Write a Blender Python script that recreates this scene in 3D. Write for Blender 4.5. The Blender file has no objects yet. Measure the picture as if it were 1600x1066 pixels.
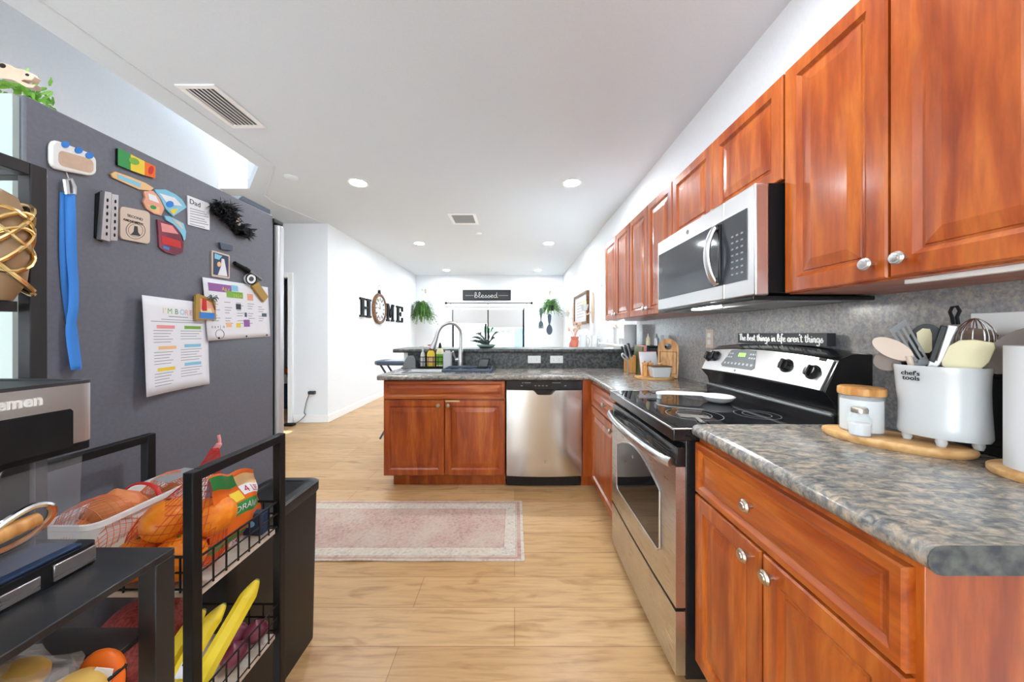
import bpy, bmesh, math, random
from mathutils import Vector, Matrix
random.seed(7)
PI = math.pi
S = bpy.context.scene
C = S.collection

# ------------------------------------------------------------------ camera, light, exposure
F, CX, CY, CH = 507.0, 804.0, 521.0, 1.25
cam_data = bpy.data.cameras.new('camera')
cam = bpy.data.objects.new('camera', cam_data); C.objects.link(cam)
cam.location = (0, 0, CH); cam.rotation_euler = (PI/2, 0, 0)
cam_data.sensor_width = 36; cam_data.lens = F/1600*36
cam_data.shift_x = -(CX-800)/1600; cam_data.shift_y = -(533-CY)/1600
cam_data.clip_start = 0.02; cam_data.clip_end = 200
S.camera = cam
S.view_settings.view_transform = 'Standard'; S.view_settings.look = 'None'
S.view_settings.gamma = 1; S.view_settings.use_curve_mapping = False
S.view_settings.exposure = 1.36
world = bpy.data.worlds.new('daylight'); S.world = world; world.use_nodes = True
bg = world.node_tree.nodes['Background']
bg.inputs['Color'].default_value = (0.80, 0.915, 1.0, 1); bg.inputs['Strength'].default_value = 5.2
sun_d = bpy.data.lights.new('sun', 'SUN'); sun_d.energy = 5.0; sun_d.angle = 0.02
sun = bpy.data.objects.new('sun', sun_d); C.objects.link(sun)
sun.rotation_euler = (math.radians(14), 0, 0)
LENS = 145.0

# ------------------------------------------------------------------ helpers
class MB:
    def __init__(s): s.v = []; s.f = []; s.mi = []; s.cur = 0
    def add(s, vs, fs):
        o = len(s.v); s.v += [tuple(p) for p in vs]
        for f in fs: s.f.append(tuple(i+o for i in f)); s.mi.append(s.cur)
        return s
    def box(s, x0, x1, y0, y1, z0, z1, M=None):
        p = [(x, y, z) for x in (x0, x1) for y in (y0, y1) for z in (z0, z1)]
        if M: p = [M(*q) for q in p]
        return s.add(p, [(0,1,3,2),(4,6,7,5),(0,4,5,1),(2,3,7,6),(0,2,6,4),(1,5,7,3)])
    def prism(s, poly, c0, c1, M=None):
        M = M or (lambda a, b, c: (a, b, c)); n = len(poly)
        vs = [M(a, b, c0) for a, b in poly] + [M(a, b, c1) for a, b in poly]
        return s.add(vs, [tuple(range(n))[::-1], tuple(range(n, 2*n))] + [(i, (i+1) % n, n+(i+1) % n, n+i) for i in range(n)])
    def rings(s, rings, closed=True, cap0=True, cap1=True):
        n = len(rings[0]); vs = [p for r in rings for p in r]; fs = []
        for k in range(len(rings)-1):
            for i in range(n if closed else n-1):
                j = (i+1) % n; fs.append((k*n+i, k*n+j, (k+1)*n+j, (k+1)*n+i))
        if cap0: fs.append(tuple(range(n))[::-1])
        if cap1: fs.append(tuple((len(rings)-1)*n+i for i in range(n)))
        return s.add(vs, fs)
    def tube(s, pts, r, seg=8, closed=False, flat=1.0, up=None):
        P = [Vector(p) for p in pts]; n = len(P); R = []
        prev = None
        for i in range(n):
            if closed: t = P[(i+1) % n]-P[i-1]
            else: t = P[min(i+1, n-1)]-P[max(i-1, 0)]
            if t.length < 1e-9: t = Vector((0, 0, 1))
            t.normalize()
            if prev is None:
                a = Vector(up) if up else (Vector((0, 0, 1)) if abs(t.z) < .9 else Vector((1, 0, 0)))
            else: a = prev
            a = (a - t*a.dot(t))
            if a.length < 1e-6: a = t.orthogonal()
            a.normalize(); prev = a; b = t.cross(a)
            rr = r[i] if isinstance(r, (list, tuple)) else r
            R.append([tuple(P[i] + a*rr*math.cos(2*PI*k/seg)*flat + b*rr*math.sin(2*PI*k/seg)) for k in range(seg)])
        if closed: R.append(R[0]); return s.rings(R, True, False, False)
        return s.rings(R)
    def lathe(s, prof, c=(0, 0, 0), seg=24, M=None, sx=1, sy=1, cap=True):
        R = []
        for r, z in prof:
            r = max(r, 1e-4)
            ring = [(c[0]+r*sx*math.cos(2*PI*k/seg), c[1]+r*sy*math.sin(2*PI*k/seg), c[2]+z) for k in range(seg)]
            R.append([M(*p) for p in ring] if M else ring)
        return s.rings(R, True, cap, cap)
    def ball(s, c, r, seg=20, rot=None, n=12, bump=0, seed=0):
        r = (r, r, r) if not isinstance(r, (list, tuple)) else r
        rnd = random.Random(seed); ph = [rnd.uniform(0, 6) for _ in range(4)]
        R = []
        for i in range(n+1):
            th = PI*i/n; ring = []
            for k in range(seg):
                a = 2*PI*k/seg
                b = 1+bump*(math.sin(2*a+ph[0]+2*th)+.6*math.sin(3*th+a+ph[1]))
                sn = max(math.sin(th), .01)
                p = Vector((r[0]*sn*math.cos(a)*b, r[1]*sn*math.sin(a)*b, -r[2]*math.cos(th)))
                if rot: p = rot @ p
                ring.append(tuple(p+Vector(c)))
            R.append(ring)
        return s.rings(R)
    def strip(s, pts, w, side, taper=True, thick=0.0):
        n = len(pts); L = []; Rr = []; sd = Vector(side).normalized()
        for i, p in enumerate(pts):
            t = i/(n-1); ww = w*(math.sin(PI*min(.98, .12+.86*t))**.8 if taper else 1)
            L.append(Vector(p)-sd*ww/2); Rr.append(Vector(p)+sd*ww/2)
        vs = L+Rr; fs = [(i, i+1, n+i+1, n+i) for i in range(n-1)]
        return s.add(vs, fs)

def root_of(o):
    while o.parent: o = o.parent
    return o
def emit(name, mb, mats, parent=None, base=(0, 0, 0), smooth=40, bevel=0, local=False, seg=2):
    """one mesh object; vertices given in world space unless local"""
    off = Vector(base)
    if parent is not None: off = Vector(root_of(parent).get('_b', (0, 0, 0)))
    if local: off = Vector((0, 0, 0))
    me = bpy.data.meshes.new(name)
    me.from_pydata([(p[0]-off.x, p[1]-off.y, p[2]-off.z) for p in mb.v], [], mb.f)
    if not isinstance(mats, (list, tuple)): mats = [mats]
    for m in mats: me.materials.append(m)
    for poly, i in zip(me.polygons, mb.mi): poly.material_index = i
    bm = bmesh.new(); bm.from_mesh(me); bmesh.ops.recalc_face_normals(bm, faces=bm.faces); bm.to_mesh(me); bm.free()
    if smooth:
        me.shade_smooth(); me.set_sharp_from_angle(angle=math.radians(smooth))
    o = bpy.data.objects.new(name, me); C.objects.link(o)
    if parent is not None: o.parent = parent
    else: o.location = tuple(base)
    if bevel:
        m = o.modifiers.new('bevel', 'BEVEL'); m.width = bevel; m.segments = seg; m.limit_method = 'ANGLE'; m.angle_limit = math.radians(40)
    return o
def thing(name, label, cat, base=(0, 0, 0), group=None, rot=None):
    o = bpy.data.objects.new(name, None); C.objects.link(o); o.location = base
    o.empty_display_size = .05
    o['label'] = label; o['category'] = cat
    if group: o['group'] = group
    o['_b'] = tuple(float(x) for x in base)
    if rot: o.rotation_euler = rot
    return o
def tag(o, label, cat, group=None):
    o['label'] = label; o['category'] = cat
    if group: o['group'] = group
    return o
def struct(name, mb, mat, **k):
    o = emit(name, mb, mat, **k)
    if o.parent is None: o['kind'] = 'structure'
    return o
def clone(o, parent=None, loc=None, label=None):
    c = o.copy(); C.objects.link(c)
    if parent is not None: c.parent = parent
    if loc is not None: c.location = loc
    if label: c['label'] = label
    for ch in list(o.children): clone(ch, c)
    return c
def B(*a, M=None): return MB().box(*a, M=M)
def plane(o, u, v):
    o, u, v = Vector(o), Vector(u).normalized(), Vector(v).normalized(); n = u.cross(v)
    return lambda a, b, c: tuple(o+u*a+v*b+n*c)
def px(x, y, D): return ((x-CX)*D/F, D, CH+(CY-y)*D/F)
def smooth_path(pts, k=6):
    P = [Vector(p) for p in pts]; out = []
    for i in range(len(P)-1):
        p0, p1, p2, p3 = P[max(i-1, 0)], P[i], P[i+1], P[min(i+2, len(P)-1)]
        for j in range(k):
            t = j/k
            out.append(.5*((2*p1)+(p2-p0)*t+(2*p0-5*p1+4*p2-p3)*t*t+(3*p1-p0-3*p2+p3)*t**3))
    out.append(P[-1]); return out
def text_mb(mb, body, size, M, depth=.0006, align='LEFT', shear=0, bold=0, sx=1):
    cu = bpy.data.curves.new('t', 'FONT'); cu.body = body; cu.size = size; cu.align_x = align; cu.shear = shear; cu.offset = bold
    cu.resolution_u = 3; cu.extrude = depth/2
    o = bpy.data.objects.new('t', cu); C.objects.link(o)
    bpy.context.view_layer.update()
    me = bpy.data.meshes.new_from_object(o.evaluated_get(bpy.context.evaluated_depsgraph_get()))
    mb.add([M(v.co.x*sx, v.co.y, v.co.z+depth/2) for v in me.vertices], [tuple(p.vertices) for p in me.polygons])
    bpy.data.objects.remove(o); bpy.data.curves.remove(cu); bpy.data.meshes.remove(me)
    return mb
SF = {'e': (.4, [[(0,.2),(.25,.28),(.32,.4),(.2,.5),(.06,.38),(.05,.15),(.2,0),(.4,.1)]]),
 'l': (.32, [[(0,.1),(.2,.6),(.22,.9),(.12,1.0),(.06,.8),(.08,.2),(.18,0),(.32,.1)]]),
 'b': (.47, [[(0,.1),(.2,.6),(.22,.9),(.12,1.0),(.06,.8),(.06,.1),(.2,0),(.36,.15),(.34,.4),(.2,.46),(.1,.34)]]),
 's': (.36, [[(0,.05),(.2,.52),(.18,.38),(.3,.2),(.22,0),(.06,.03)]]),
 'd': (.52, [[(.36,.4),(.2,.5),(.04,.3),(.1,.03),(.26,.05),(.36,.3),(.38,1.0)],[(.38,1.0),(.36,.2),(.42,0),(.52,.08)]]),
 't': (.3, [[(.1,.85),(.1,.15),(.18,0),(.3,.06)],[(-.03,.58),(.25,.6)]]),
 'h': (.45, [[(.06,1.0),(.06,0)],[(.06,.3),(.2,.5),(.3,.4),(.3,.1),(.38,0),(.45,.05)]]),
 'i': (.2, [[(.06,.48),(.06,.1),(.12,0),(.2,.05)],[(.06,.66),(.07,.71)]]),
 'n': (.42, [[(.04,.48),(.04,0)],[(.04,.3),(.18,.5),(.28,.4),(.28,.1),(.34,0),(.42,.05)]]),
 'g': (.42, [[(.32,.45),(.15,.5),(.03,.25),(.15,.02),(.3,.15),(.32,.45)],[(.32,.45),(.32,-.25),(.18,-.4),(.04,-.3)]]),
 'f': (.3, [[(.3,.9),(.2,1.0),(.12,.85),(.12,-.3)],[(0,.5),(.28,.5)]]),
 'a': (.45, [[(.32,.45),(.15,.5),(.03,.25),(.13,.02),(.3,.12),(.32,.48)],[(.32,.45),(.32,.1),(.38,0),(.46,.05)]]),
 'r': (.3, [[(.05,.48),(.05,0)],[(.05,.3),(.15,.48),(.28,.46)]]),
 "'": (.14, [[(.06,1.0),(.03,.8)]]), 'T': (.42, [[(0,.93),(.45,1.0)],[(.22,.97),(.2,0)]]), ' ': (.26, [])}
def script_mb(mb, s, x0, x1, base, M, h, r):
    tot = sum(SF[c][0] for c in s); k = (x1-x0)/tot; x = x0
    for c in s:
        for st in SF[c][1]:
            pts = [Vector((x+p[0]*k, base+p[1]*h, .001)) for p in st]
            if len(pts) > 2: pts = smooth_path(pts, 4)
            mb.tube([M(*p) for p in pts], r, 6)
        x += SF[c][0]*k
    return mb

# ------------------------------------------------------------------ materials
def srgb(r, g, b):
    f = lambda c: (c/255/12.92) if c/255 <= .04045 else ((c/255+.055)/1.055)**2.4
    return (f(r), f(g), f(b), 1)
def mat(name, col, rough=.5, metal=0, coat=0, spec=.5, trans=0, emis=None, es=0, alpha=1, ior=1.45):
    m = bpy.data.materials.new(name); m.use_nodes = True
    p = m.node_tree.nodes['Principled BSDF']
    p.inputs['Base Color'].default_value = col if len(col) == 4 else (*col, 1)
    p.inputs['Roughness'].default_value = rough; p.inputs['Metallic'].default_value = metal
    p.inputs['Coat Weight'].default_value = coat; p.inputs['Coat Roughness'].default_value = .15
    p.inputs['Specular IOR Level'].default_value = spec; p.inputs['Transmission Weight'].default_value = trans
    p.inputs['IOR'].default_value = ior; p.inputs['Alpha'].default_value = alpha
    if emis: p.inputs['Emission Color'].default_value = emis; p.inputs['Emission Strength'].default_value = es
    return m
class N:
    def __init__(s, m): s.t = m.node_tree; s.p = s.t.nodes['Principled BSDF']
    def n(s, ty, **k):
        o = s.t.nodes.new(ty)
        for a, v in k.items():
            if a in o.inputs: o.inputs[a].default_value = v
            else: setattr(o, a, v)
        return o
    def l(s, a, b): s.t.links.new(a, b)
    def coord(s, scale=(1, 1, 1), rot=(0, 0, 0), src='Object'):
        tc = s.n('ShaderNodeTexCoord'); mp = s.n('ShaderNodeMapping')
        mp.inputs['Scale'].default_value = scale; mp.inputs['Rotation'].default_value = rot
        s.l(tc.outputs[src], mp.inputs['Vector']); return mp.outputs[0]
    def noise(s, vec, scale=5, detail=4, rough=.5, dist=0):
        o = s.n('ShaderNodeTexNoise'); o.inputs['Scale'].default_value = scale; o.inputs['Detail'].default_value = detail
        o.inputs['Roughness'].default_value = rough; o.inputs['Distortion'].default_value = dist
        s.l(vec, o.inputs['Vector']); return o.outputs['Fac']
    def ramp(s, fac, stops):
        o = s.n('ShaderNodeValToRGB'); e = o.color_ramp.elements
        while len(e) < len(stops): e.new(.5)
        for i, (p, c) in enumerate(stops): e[i].position = p; e[i].color = c
        s.l(fac, o.inputs[0]); return o.outputs[0]
    def mix(s, f, a, b, mode='MIX'):
        o = s.n('ShaderNodeMix'); o.data_type = 'RGBA'; o.blend_type = mode
        for v, i in ((f, 0), (a, 6), (b, 7)):
            if hasattr(v, 'type') or hasattr(v, 'is_output'): s.l(v, o.inputs[i])
            else: o.inputs[i].default_value = v
        return o.outputs[2]
    def bump(s, h, st=.1, d=.01):
        o = s.n('ShaderNodeBump'); o.inputs['Strength'].default_value = st; o.inputs['Distance'].default_value = d
        s.l(h, o.inputs['Height']); s.l(o.outputs[0], s.p.inputs['Normal'])
    def col(s, c): s.l(c, s.p.inputs['Base Color'])
def noisy(name, c1, c2, scale=20, stretch=(1, 1, 1), bump=0, stops=(.35, .65), detail=4, **k):
    m = mat(name, c1, **k); g = N(m); f = g.noise(g.coord(stretch), scale, detail)
    g.col(g.ramp(f, [(stops[0], c1), (stops[1], c2)]))
    if bump: g.bump(f, bump, .004)
    return m
def cherry(name, st):
    m = mat(name, srgb(168, 78, 34), rough=.32, coat=.25); g = N(m)
    v = g.coord(st); a = g.noise(v, 2.2, 3, .5, .6); b = g.noise(v, 14, 4, .6, .3)
    base = g.ramp(a, [(.30, srgb(136, 52, 10)), (.5, srgb(168, 78, 22)), (.68, srgb(192, 104, 36))])
    fine = g.ramp(b, [(.3, (.72, .68, .66, 1)), (.65, (1.06, 1.04, 1.02, 1))])
    g.col(g.mix(.75, base, fine, 'MULTIPLY')); return m
def laminate(name, dark, mid, tan, sc=1, rough=.22):
    m = mat(name, mid, rough=rough, coat=.25); g = N(m)
    v = g.coord((1.0*sc, 2.2*sc, 1.6*sc), (0, 0, .6))
    a = g.noise(v, 16, 6, .62, .9); b = g.noise(g.coord((sc, sc, sc), (.3, .2, 0)), 44, 5, .6, .4); c = g.noise(v, 5.5, 4, .55, .5)
    base = g.ramp(a, [(.36, dark), (.5, mid), (.66, tan)])
    fl = g.ramp(b, [(.38, (.35, .37, .40, 1)), (.55, (1, 1, 1, 1)), (.7, (1.35, 1.25, 1.1, 1))])
    cl = g.ramp(c, [(.35, (.86, .89, .94, 1)), (.65, (1.1, 1.05, 1, 1))])
    g.col(g.mix(1, g.mix(.38, base, fl, 'MULTIPLY'), cl, 'MULTIPLY')); return m
def floor_mat():
    m = mat('oak_plank', srgb(214, 176, 124), rough=.33); g = N(m)
    v = g.coord((1, 1, 1))
    br = g.n('ShaderNodeTexBrick'); br.offset = .37; br.squash = 1
    for k, val in (('Scale', 1), ('Brick Width', 1.25), ('Row Height', .185), ('Mortar Size', .0018), ('Mortar Smooth', .3), ('Bias', 0)): br.inputs[k].default_value = val
    br.inputs['Color1'].default_value = srgb(212, 172, 124); br.inputs['Color2'].default_value = srgb(194, 152, 102)
    br.inputs['Mortar'].default_value = srgb(166, 122, 80); g.l(v, br.inputs['Vector'])
    gr = g.noise(g.coord((1.2, 16, 1)), 3.2, 6, .6, .8); kn = g.noise(g.coord((1.4, 5, 1)), 2.1, 3, .5, 1.2)
    c1 = g.ramp(gr, [(.32, (.70, .64, .56, 1)), (.5, (.95, .94, .92, 1)), (.66, (1.04, 1.03, 1.02, 1))])
    c2 = g.ramp(kn, [(.27, (.72, .64, .54, 1)), (.42, (1, 1, 1, 1))])
    g.col(g.mix(.9, g.mix(.85, br.outputs['Color'], c1, 'MULTIPLY'), c2, 'MULTIPLY')); return m
def steel(name, st=(1, 60, 60), c=(.62, .61, .60, 1), r=.28):
    m = mat(name, c, rough=r, metal=1); g = N(m); f = g.noise(g.coord(st), 8, 3)
    o = g.n('ShaderNodeMapRange'); o.inputs['To Min'].default_value = r-.06; o.inputs['To Max'].default_value = r+.08
    g.l(f, o.inputs['Value']); g.l(o.outputs[0], g.p.inputs['Roughness']); return m
def clear(name, col=(1, 1, 1, 1), amt=.8, rough=.08):
    m = mat(name, col, rough=rough); g = N(m); t = g.n('ShaderNodeBsdfTransparent'); t.inputs[0].default_value = col
    x = g.n('ShaderNodeMixShader'); x.inputs[0].default_value = amt
    g.l(g.p.outputs[0], x.inputs[1]); g.l(t.outputs[0], x.inputs[2])
    g.l(x.outputs[0], m.node_tree.nodes['Material Output'].inputs[0]); return m
def wood(name, c1, c2, st=(2, 2, 14), sc=4, rough=.45): return noisy(name, c1, c2, sc, st, rough=rough)
K = {}
K['wall'] = noisy('white_wall_paint', srgb(236, 239, 242), srgb(233, 236, 240), 60, bump=.02, rough=.75)
K['ceil'] = noisy('ceiling_paint', srgb(220, 227, 233), srgb(217, 224, 231), 90, bump=.03, rough=.9)
K['trim'] = mat('white_trim', srgb(245, 245, 245), .4)
K['floor'] = floor_mat()
K['cv'] = cherry('cherry_upright', (7, 7, .9)); K['cx'] = cherry('cherry_along_x', (.9, 7, 7)); K['cy'] = cherry('cherry_along_y', (7, .9, 7))
K['lam'] = laminate('dark_stone_laminate', srgb(96, 98, 98), srgb(136, 132, 126), srgb(182, 165, 146), 1.6)
K['splash'] = laminate('splash_laminate', srgb(140, 143, 148), srgb(160, 159, 158), srgb(180, 172, 163), 2.0, .3)
K['edge'] = noisy('laminate_edge', srgb(50, 55, 61), srgb(96, 98, 92), 38, stops=(.4, .62), detail=6, rough=.35)
K['steel'] = steel('brushed_steel', (60, 60, .4), r=.2); K['steely'] = steel('brushed_steel_level', (60, 1, 60))
K['mwface'] = steel('bright_steel', (60, 1, 60), (.74, .73, .73, 1), .3)
K['chrome'] = mat('chrome', (.8, .8, .8, 1), .12, 1)
K['nickel'] = mat('aged_nickel', (.55, .48, .40, 1), .3, 1)
K['satin'] = mat('satin_nickel', (.6, .6, .6, 1), .3, 1)
K['black'] = mat('black_enamel', (.012, .012, .013, 1), .18)
K['glassblk'] = mat('black_glass', (.008, .008, .010, 1), .04, spec=.6)
K['mwglass'] = mat('smoked_glass', (.05, .055, .065, 1), .06, spec=.8)
K['bmetal'] = mat('black_powder_coat', (.005, .005, .006, 1), .5, spec=.35)
K['rack'] = noisy('charcoal_laminate', (.018, .018, .02, 1), (.026, .026, .028, 1), 8, (1, 6, 1), rough=.4)
K['bplas'] = mat('black_plastic', (.010, .010, .011, 1), .4, spec=.4)
K['fridge'] = noisy('grey_fridge_paint', srgb(106, 108, 118), srgb(112, 114, 124), 120, bump=.05, rough=.42)
K['fridgeback'] = mat('galvanised_back', srgb(176, 190, 186), .5)
K['white'] = mat('white_gloss', srgb(240, 240, 238), .25)
K['cer'] = mat('white_ceramic', srgb(206, 207, 207), .22, coat=.3)
K['matw'] = mat('matte_white', srgb(222, 222, 222), .7)
K['paper'] = mat('paper', srgb(238, 239, 244), .8)
K['grey'] = mat('mid_grey', srgb(128, 130, 132), .5)
K['dgrey'] = mat('dark_grey', srgb(52, 54, 57), .5)
K['ink'] = mat('black_ink', (.004, .004, .005, 1), .6, spec=.3)
K['lines'] = mat('grey_print', srgb(150, 152, 158), .8)
K['wood'] = wood('light_wood', srgb(206, 152, 92), srgb(232, 188, 130), (3, 12, 12))
K['bamboo'] = wood('bamboo', srgb(184, 122, 62), srgb(222, 166, 98), (14, 14, 1.2), 5)
K['tan'] = noisy('tan_wood', srgb(196, 164, 140), srgb(216, 188, 164), 20, rough=.6)
K['walnut'] = wood('brown_wood', srgb(92, 62, 40), srgb(128, 92, 62))
K['glass'] = clear('clear_glass', (.99, 1, 1, 1), .84, .03)
K['plastic'] = clear('clear_plastic', (.90, .90, .93, 1), .90, .1)
K['bag'] = clear('thin_clear_bag', (1, 1, 1, 1), .75, .2)
K['emit'] = mat('lamp_lens', (1, 1, 1, 1), .5, emis=(.87, .945, 1, 1), es=LENS)
K['green'] = noisy('leaf_green', srgb(36, 80, 20), srgb(84, 134, 40), 14, rough=.5)
K['darkleaf'] = noisy('dark_leaf', srgb(28, 44, 40), srgb(60, 84, 74), 14, rough=.35)
K['sage'] = mat('sage_glaze', srgb(150, 172, 160), .3)
K['orange'] = noisy('orange_peel', srgb(236, 120, 18), srgb(250, 150, 30), 60, bump=.25, rough=.4)
K['banana'] = noisy('banana_skin', srgb(236, 204, 36), srgb(246, 222, 74), 9, rough=.45)
K['bantip'] = mat('banana_tip', srgb(120, 130, 50), .6)
K['onion'] = noisy('yellow_onion_skin', srgb(216, 120, 62), srgb(236, 160, 100), 10, (1, 1, .3), rough=.4)
K['ronion'] = noisy('red_onion_skin', srgb(96, 30, 52), srgb(146, 70, 90), 10, (1, 1, .3), rough=.3)
K['potato'] = noisy('yellow_potato_skin', srgb(206, 160, 70), srgb(232, 192, 100), 12, rough=.55)
K['rednet'] = mat('red_net', srgb(206, 50, 40), .5); K['orgnet'] = mat('orange_net', srgb(232, 128, 82), .5)
K['redbag'] = noisy('red_mesh_sack', srgb(112, 32, 32), srgb(156, 66, 60), 180, rough=.5)
for n_, c_ in (('red', (206, 40, 36)), ('orangep', (240, 112, 28)), ('yellow', (240, 210, 60)), ('lime', (120, 176, 60)), ('gpack', (52, 150, 76)), ('blue', (48, 128, 214)),
               ('navy', (40, 60, 92)), ('sky', (134, 200, 226)), ('pink', (236, 150, 150)), ('purple', (150, 90, 160)), ('teal', (40, 150, 180)), ('cream', (232, 222, 180)),
               ('tang', (240, 196, 140)), ('gold', (176, 142, 62)), ('linen', (216, 196, 178)), ('taupe', (134, 120, 112)), ('peach', (236, 170, 140)), ('slate', (74, 86, 104)), ('rose', (200, 116, 96)), ('olive', (112, 122, 74)), ('umber', (150, 118, 86)), ('handle', (150, 152, 154))):
    K[n_] = mat('colour_'+n_, srgb(*c_), .45)
K['hotlamp'] = mat('work_lamp_lens', (1, 1, 1, 1), .5, emis=(1, .97, .92, 1), es=55)
K['brass'] = mat('brass', (.75, .52, .22, 1), .25, 1)
K['blind'] = mat('roller_blind_fabric', srgb(200, 200, 200), .9)
K['board'] = noisy('white_shelf_board', srgb(214, 206, 196), srgb(196, 178, 160), 6, (1, 8, 1), rough=.5)
K['cloud'] = mat('silver_plastic', (.55, .55, .56, 1), .3, .6)
K['disp'] = mat('grey_display', srgb(92, 96, 100), .25)
K['led'] = mat('green_digits', (.2, .8, .1, 1), .5, emis=(.25, .9, .08, 1), es=.7)
K['strap'] = mat('blue_nylon', srgb(60, 136, 222), .6)
K['grass'] = noisy('hedge_green', srgb(70, 130, 80), srgb(120, 180, 120), 8, rough=.7)
K['rackpan'] = mat('dark_green_grey', srgb(60, 64, 66), .5)
K['mwdoor'] = mat('pale_silver', (.62, .62, .64, 1), .3, .35)
# ------------------------------------------------------------------ the setting
RW, LW, BW, CZ = 1.28, -2.62, 8.6, 2.79
HW = 4.55; SX = -3.15; REAR = -3.8
struct('floor', B(-5.2, RW+.1, REAR, BW+.1, -.05, 0), K['floor'])
mb = MB()
for poly in ([(-2.37, REAR), (RW, REAR), (RW, BW), (-2.37, BW)], [(-5.2, 3.45), (-2.82, 3.45), (-2.37, 3.0), (-2.37, BW), (-5.2, BW)],
             [(-5.2, REAR), (SX-.05, REAR), (SX-.05, 3.45), (-5.2, 3.45)], [(SX, REAR), (-2.37, REAR), (-2.37, -.4), (SX, -.4)]):
    mb.prism(poly, CZ, CZ+.1)
struct('ceiling', mb, K['ceil'], smooth=0)
tr = MB(); L = [(-2.2, -.6), (-2.2, 2.97), (-2.78, 3.6), (-2.83, 3.8), (-2.66, HW)]
tr.tube([(x, y, CZ-.001) for x, y in L], .009, 6)
struct('trim_1', tr, K['ceil'])
# light well above the hall beside the fridge
def wallbox(name, *a): return struct(name, B(*a), K['wall'], smooth=0)
wallbox('wall_shaft_far', SX, -2.3, 3.4501, 3.5, CZ+.1, 4.0)
wallbox('wall_shaft_near', SX, -2.3, -.45, -.4, CZ+.1, 4.0)
wallbox('wall_shaft_right', -2.37, -2.32, -.4, 3.45, CZ+.1, 4.0)
struct('wall_shaft_corner', MB().prism([(-2.82, 3.45), (-2.37, 3.0), (-2.37, 3.45)], CZ+.1, 4.0), K['wall'], smooth=0)
wallbox('wall_hall', SX-.05, SX, REAR, 3.5, 0, 4.0)
struct('shaft_light_block', MB().box(SX, -2.32, -.45, 3.02, 4.0, 4.06).box(-2.84, -2.32, 3.02, 3.5, 4.0, 4.06), K['ceil'], smooth=0)  # unseen cover added to dim the shaft and limit where the sun enters
# right wall with two windows
def holed(axis, c0, c1, u0, u1, z0, z1, holes):
    m = MB(); us = sorted({u0, u1, *[h[0] for h in holes], *[h[1] for h in holes]})
    for a, b in zip(us, us[1:]):
        hs = [h for h in holes if h[0] <= a and h[1] >= b]
        segs = [(z0, z1)] if not hs else [(z0, hs[0][2]), (hs[0][3], z1)]
        for p, q in segs:
            if q-p > 1e-4:
                if axis == 'x': m.box(c0, c1, a, b, p, q)
                else: m.box(a, b, c0, c1, p, q)
    return m
struct('wall_right', holed('x', RW, RW+.12, REAR, BW, 0, CZ, [(3.75, 4.62, 1.12, 2.15), (7.45, 8.0, .95, 1.98)]), K['wall'], smooth=0)
WX0, WX1, WZ0, WZ1 = -1.66, .26, .84, 1.92
struct('wall_back', holed('y', BW, BW+.12, LW-.1, RW+.12, 0, CZ, [(WX0, WX1, WZ0, WZ1)]), K['wall'], smooth=0)
wallbox('wall_left', LW-.1, LW, HW, BW, 0, CZ)
struct('wall_hallway_end', holed('y', HW, HW+.1, -5.2, LW-.1, 0, CZ, [(-4.02, -3.17, 0, 2.03)]), K['wall'], smooth=0)
wallbox('wall_far_left', -5.3, -5.2, REAR, BW, 0, CZ)
wallbox('wall_bedroom', -5.2, LW-.1, 7.4, 7.5, 0, CZ)
struct('wall_rear', holed('y', REAR-.12, REAR, -5.2, RW+.12, 0, CZ, [(-3.0, -.8, 0, 2.35)]), K['wall'], smooth=0)  # unseen wall; its opening is added and sized to let in daylight fill
# baseboards
def bboard(name, x0, x1, y0, y1):
    m = B(x0, x1, y0, y1, 0, .105)
    return struct(name, m, K['trim'], bevel=.006)
bboard('baseboard_left', LW, LW+.016, HW-.016, BW)
bboard('baseboard_hallway', -3.09, LW, HW-.016, HW)
bboard('baseboard_back', LW, RW, BW-.016, BW)
bboard('baseboard_right', RW-.016, RW, 3.3, BW)
# hall doorway casing
mb = MB(); mb.box(-3.17, -3.1, HW-.02, HW, 0, 2.1).box(-4.09, -4.02, HW-.02, HW, 0, 2.1).box(-4.02, -3.17, HW-.02, HW, 2.03, 2.1)
mb.box(-3.185, -3.17, HW, HW+.1, 0, 2.03)
struct('door_1', mb, K['trim'], bevel=.004)
# back window (sliding, black frame)
w1 = struct('window_1', MB().box(WX0, WX0+.045, BW+.03, BW+.09, WZ0, WZ1).box(WX1-.05, WX1, BW+.03, BW+.09, WZ0, WZ1)
    .box(WX0+.045, WX1-.05, BW+.03, BW+.09, WZ1-.04, WZ1).box(WX0+.045, WX1-.05, BW+.03, BW+.09, WZ0, WZ0+.05)
    .box(-.80, -.745, BW+.03, BW+.07, WZ0+.05, WZ1-.04).box(-.735, -.67, BW+.05, BW+.09, WZ0+.05, WZ1-.04), K['bmetal'], smooth=0)
struct('pane', B(WX0+.045, -.80, BW+.048, BW+.052, WZ0+.05, WZ1-.04), K['glass'], parent=w1, smooth=0)
struct('pane', B(-.67, WX1-.05, BW+.068, BW+.072, WZ0+.05, WZ1-.04), K['glass'], parent=w1, smooth=0)
struct('trim_2', MB().box(WX0-.04, WX1+.04, BW-.03, BW+.1, WZ0-.03, WZ0), K['trim'], bevel=.005)
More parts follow.
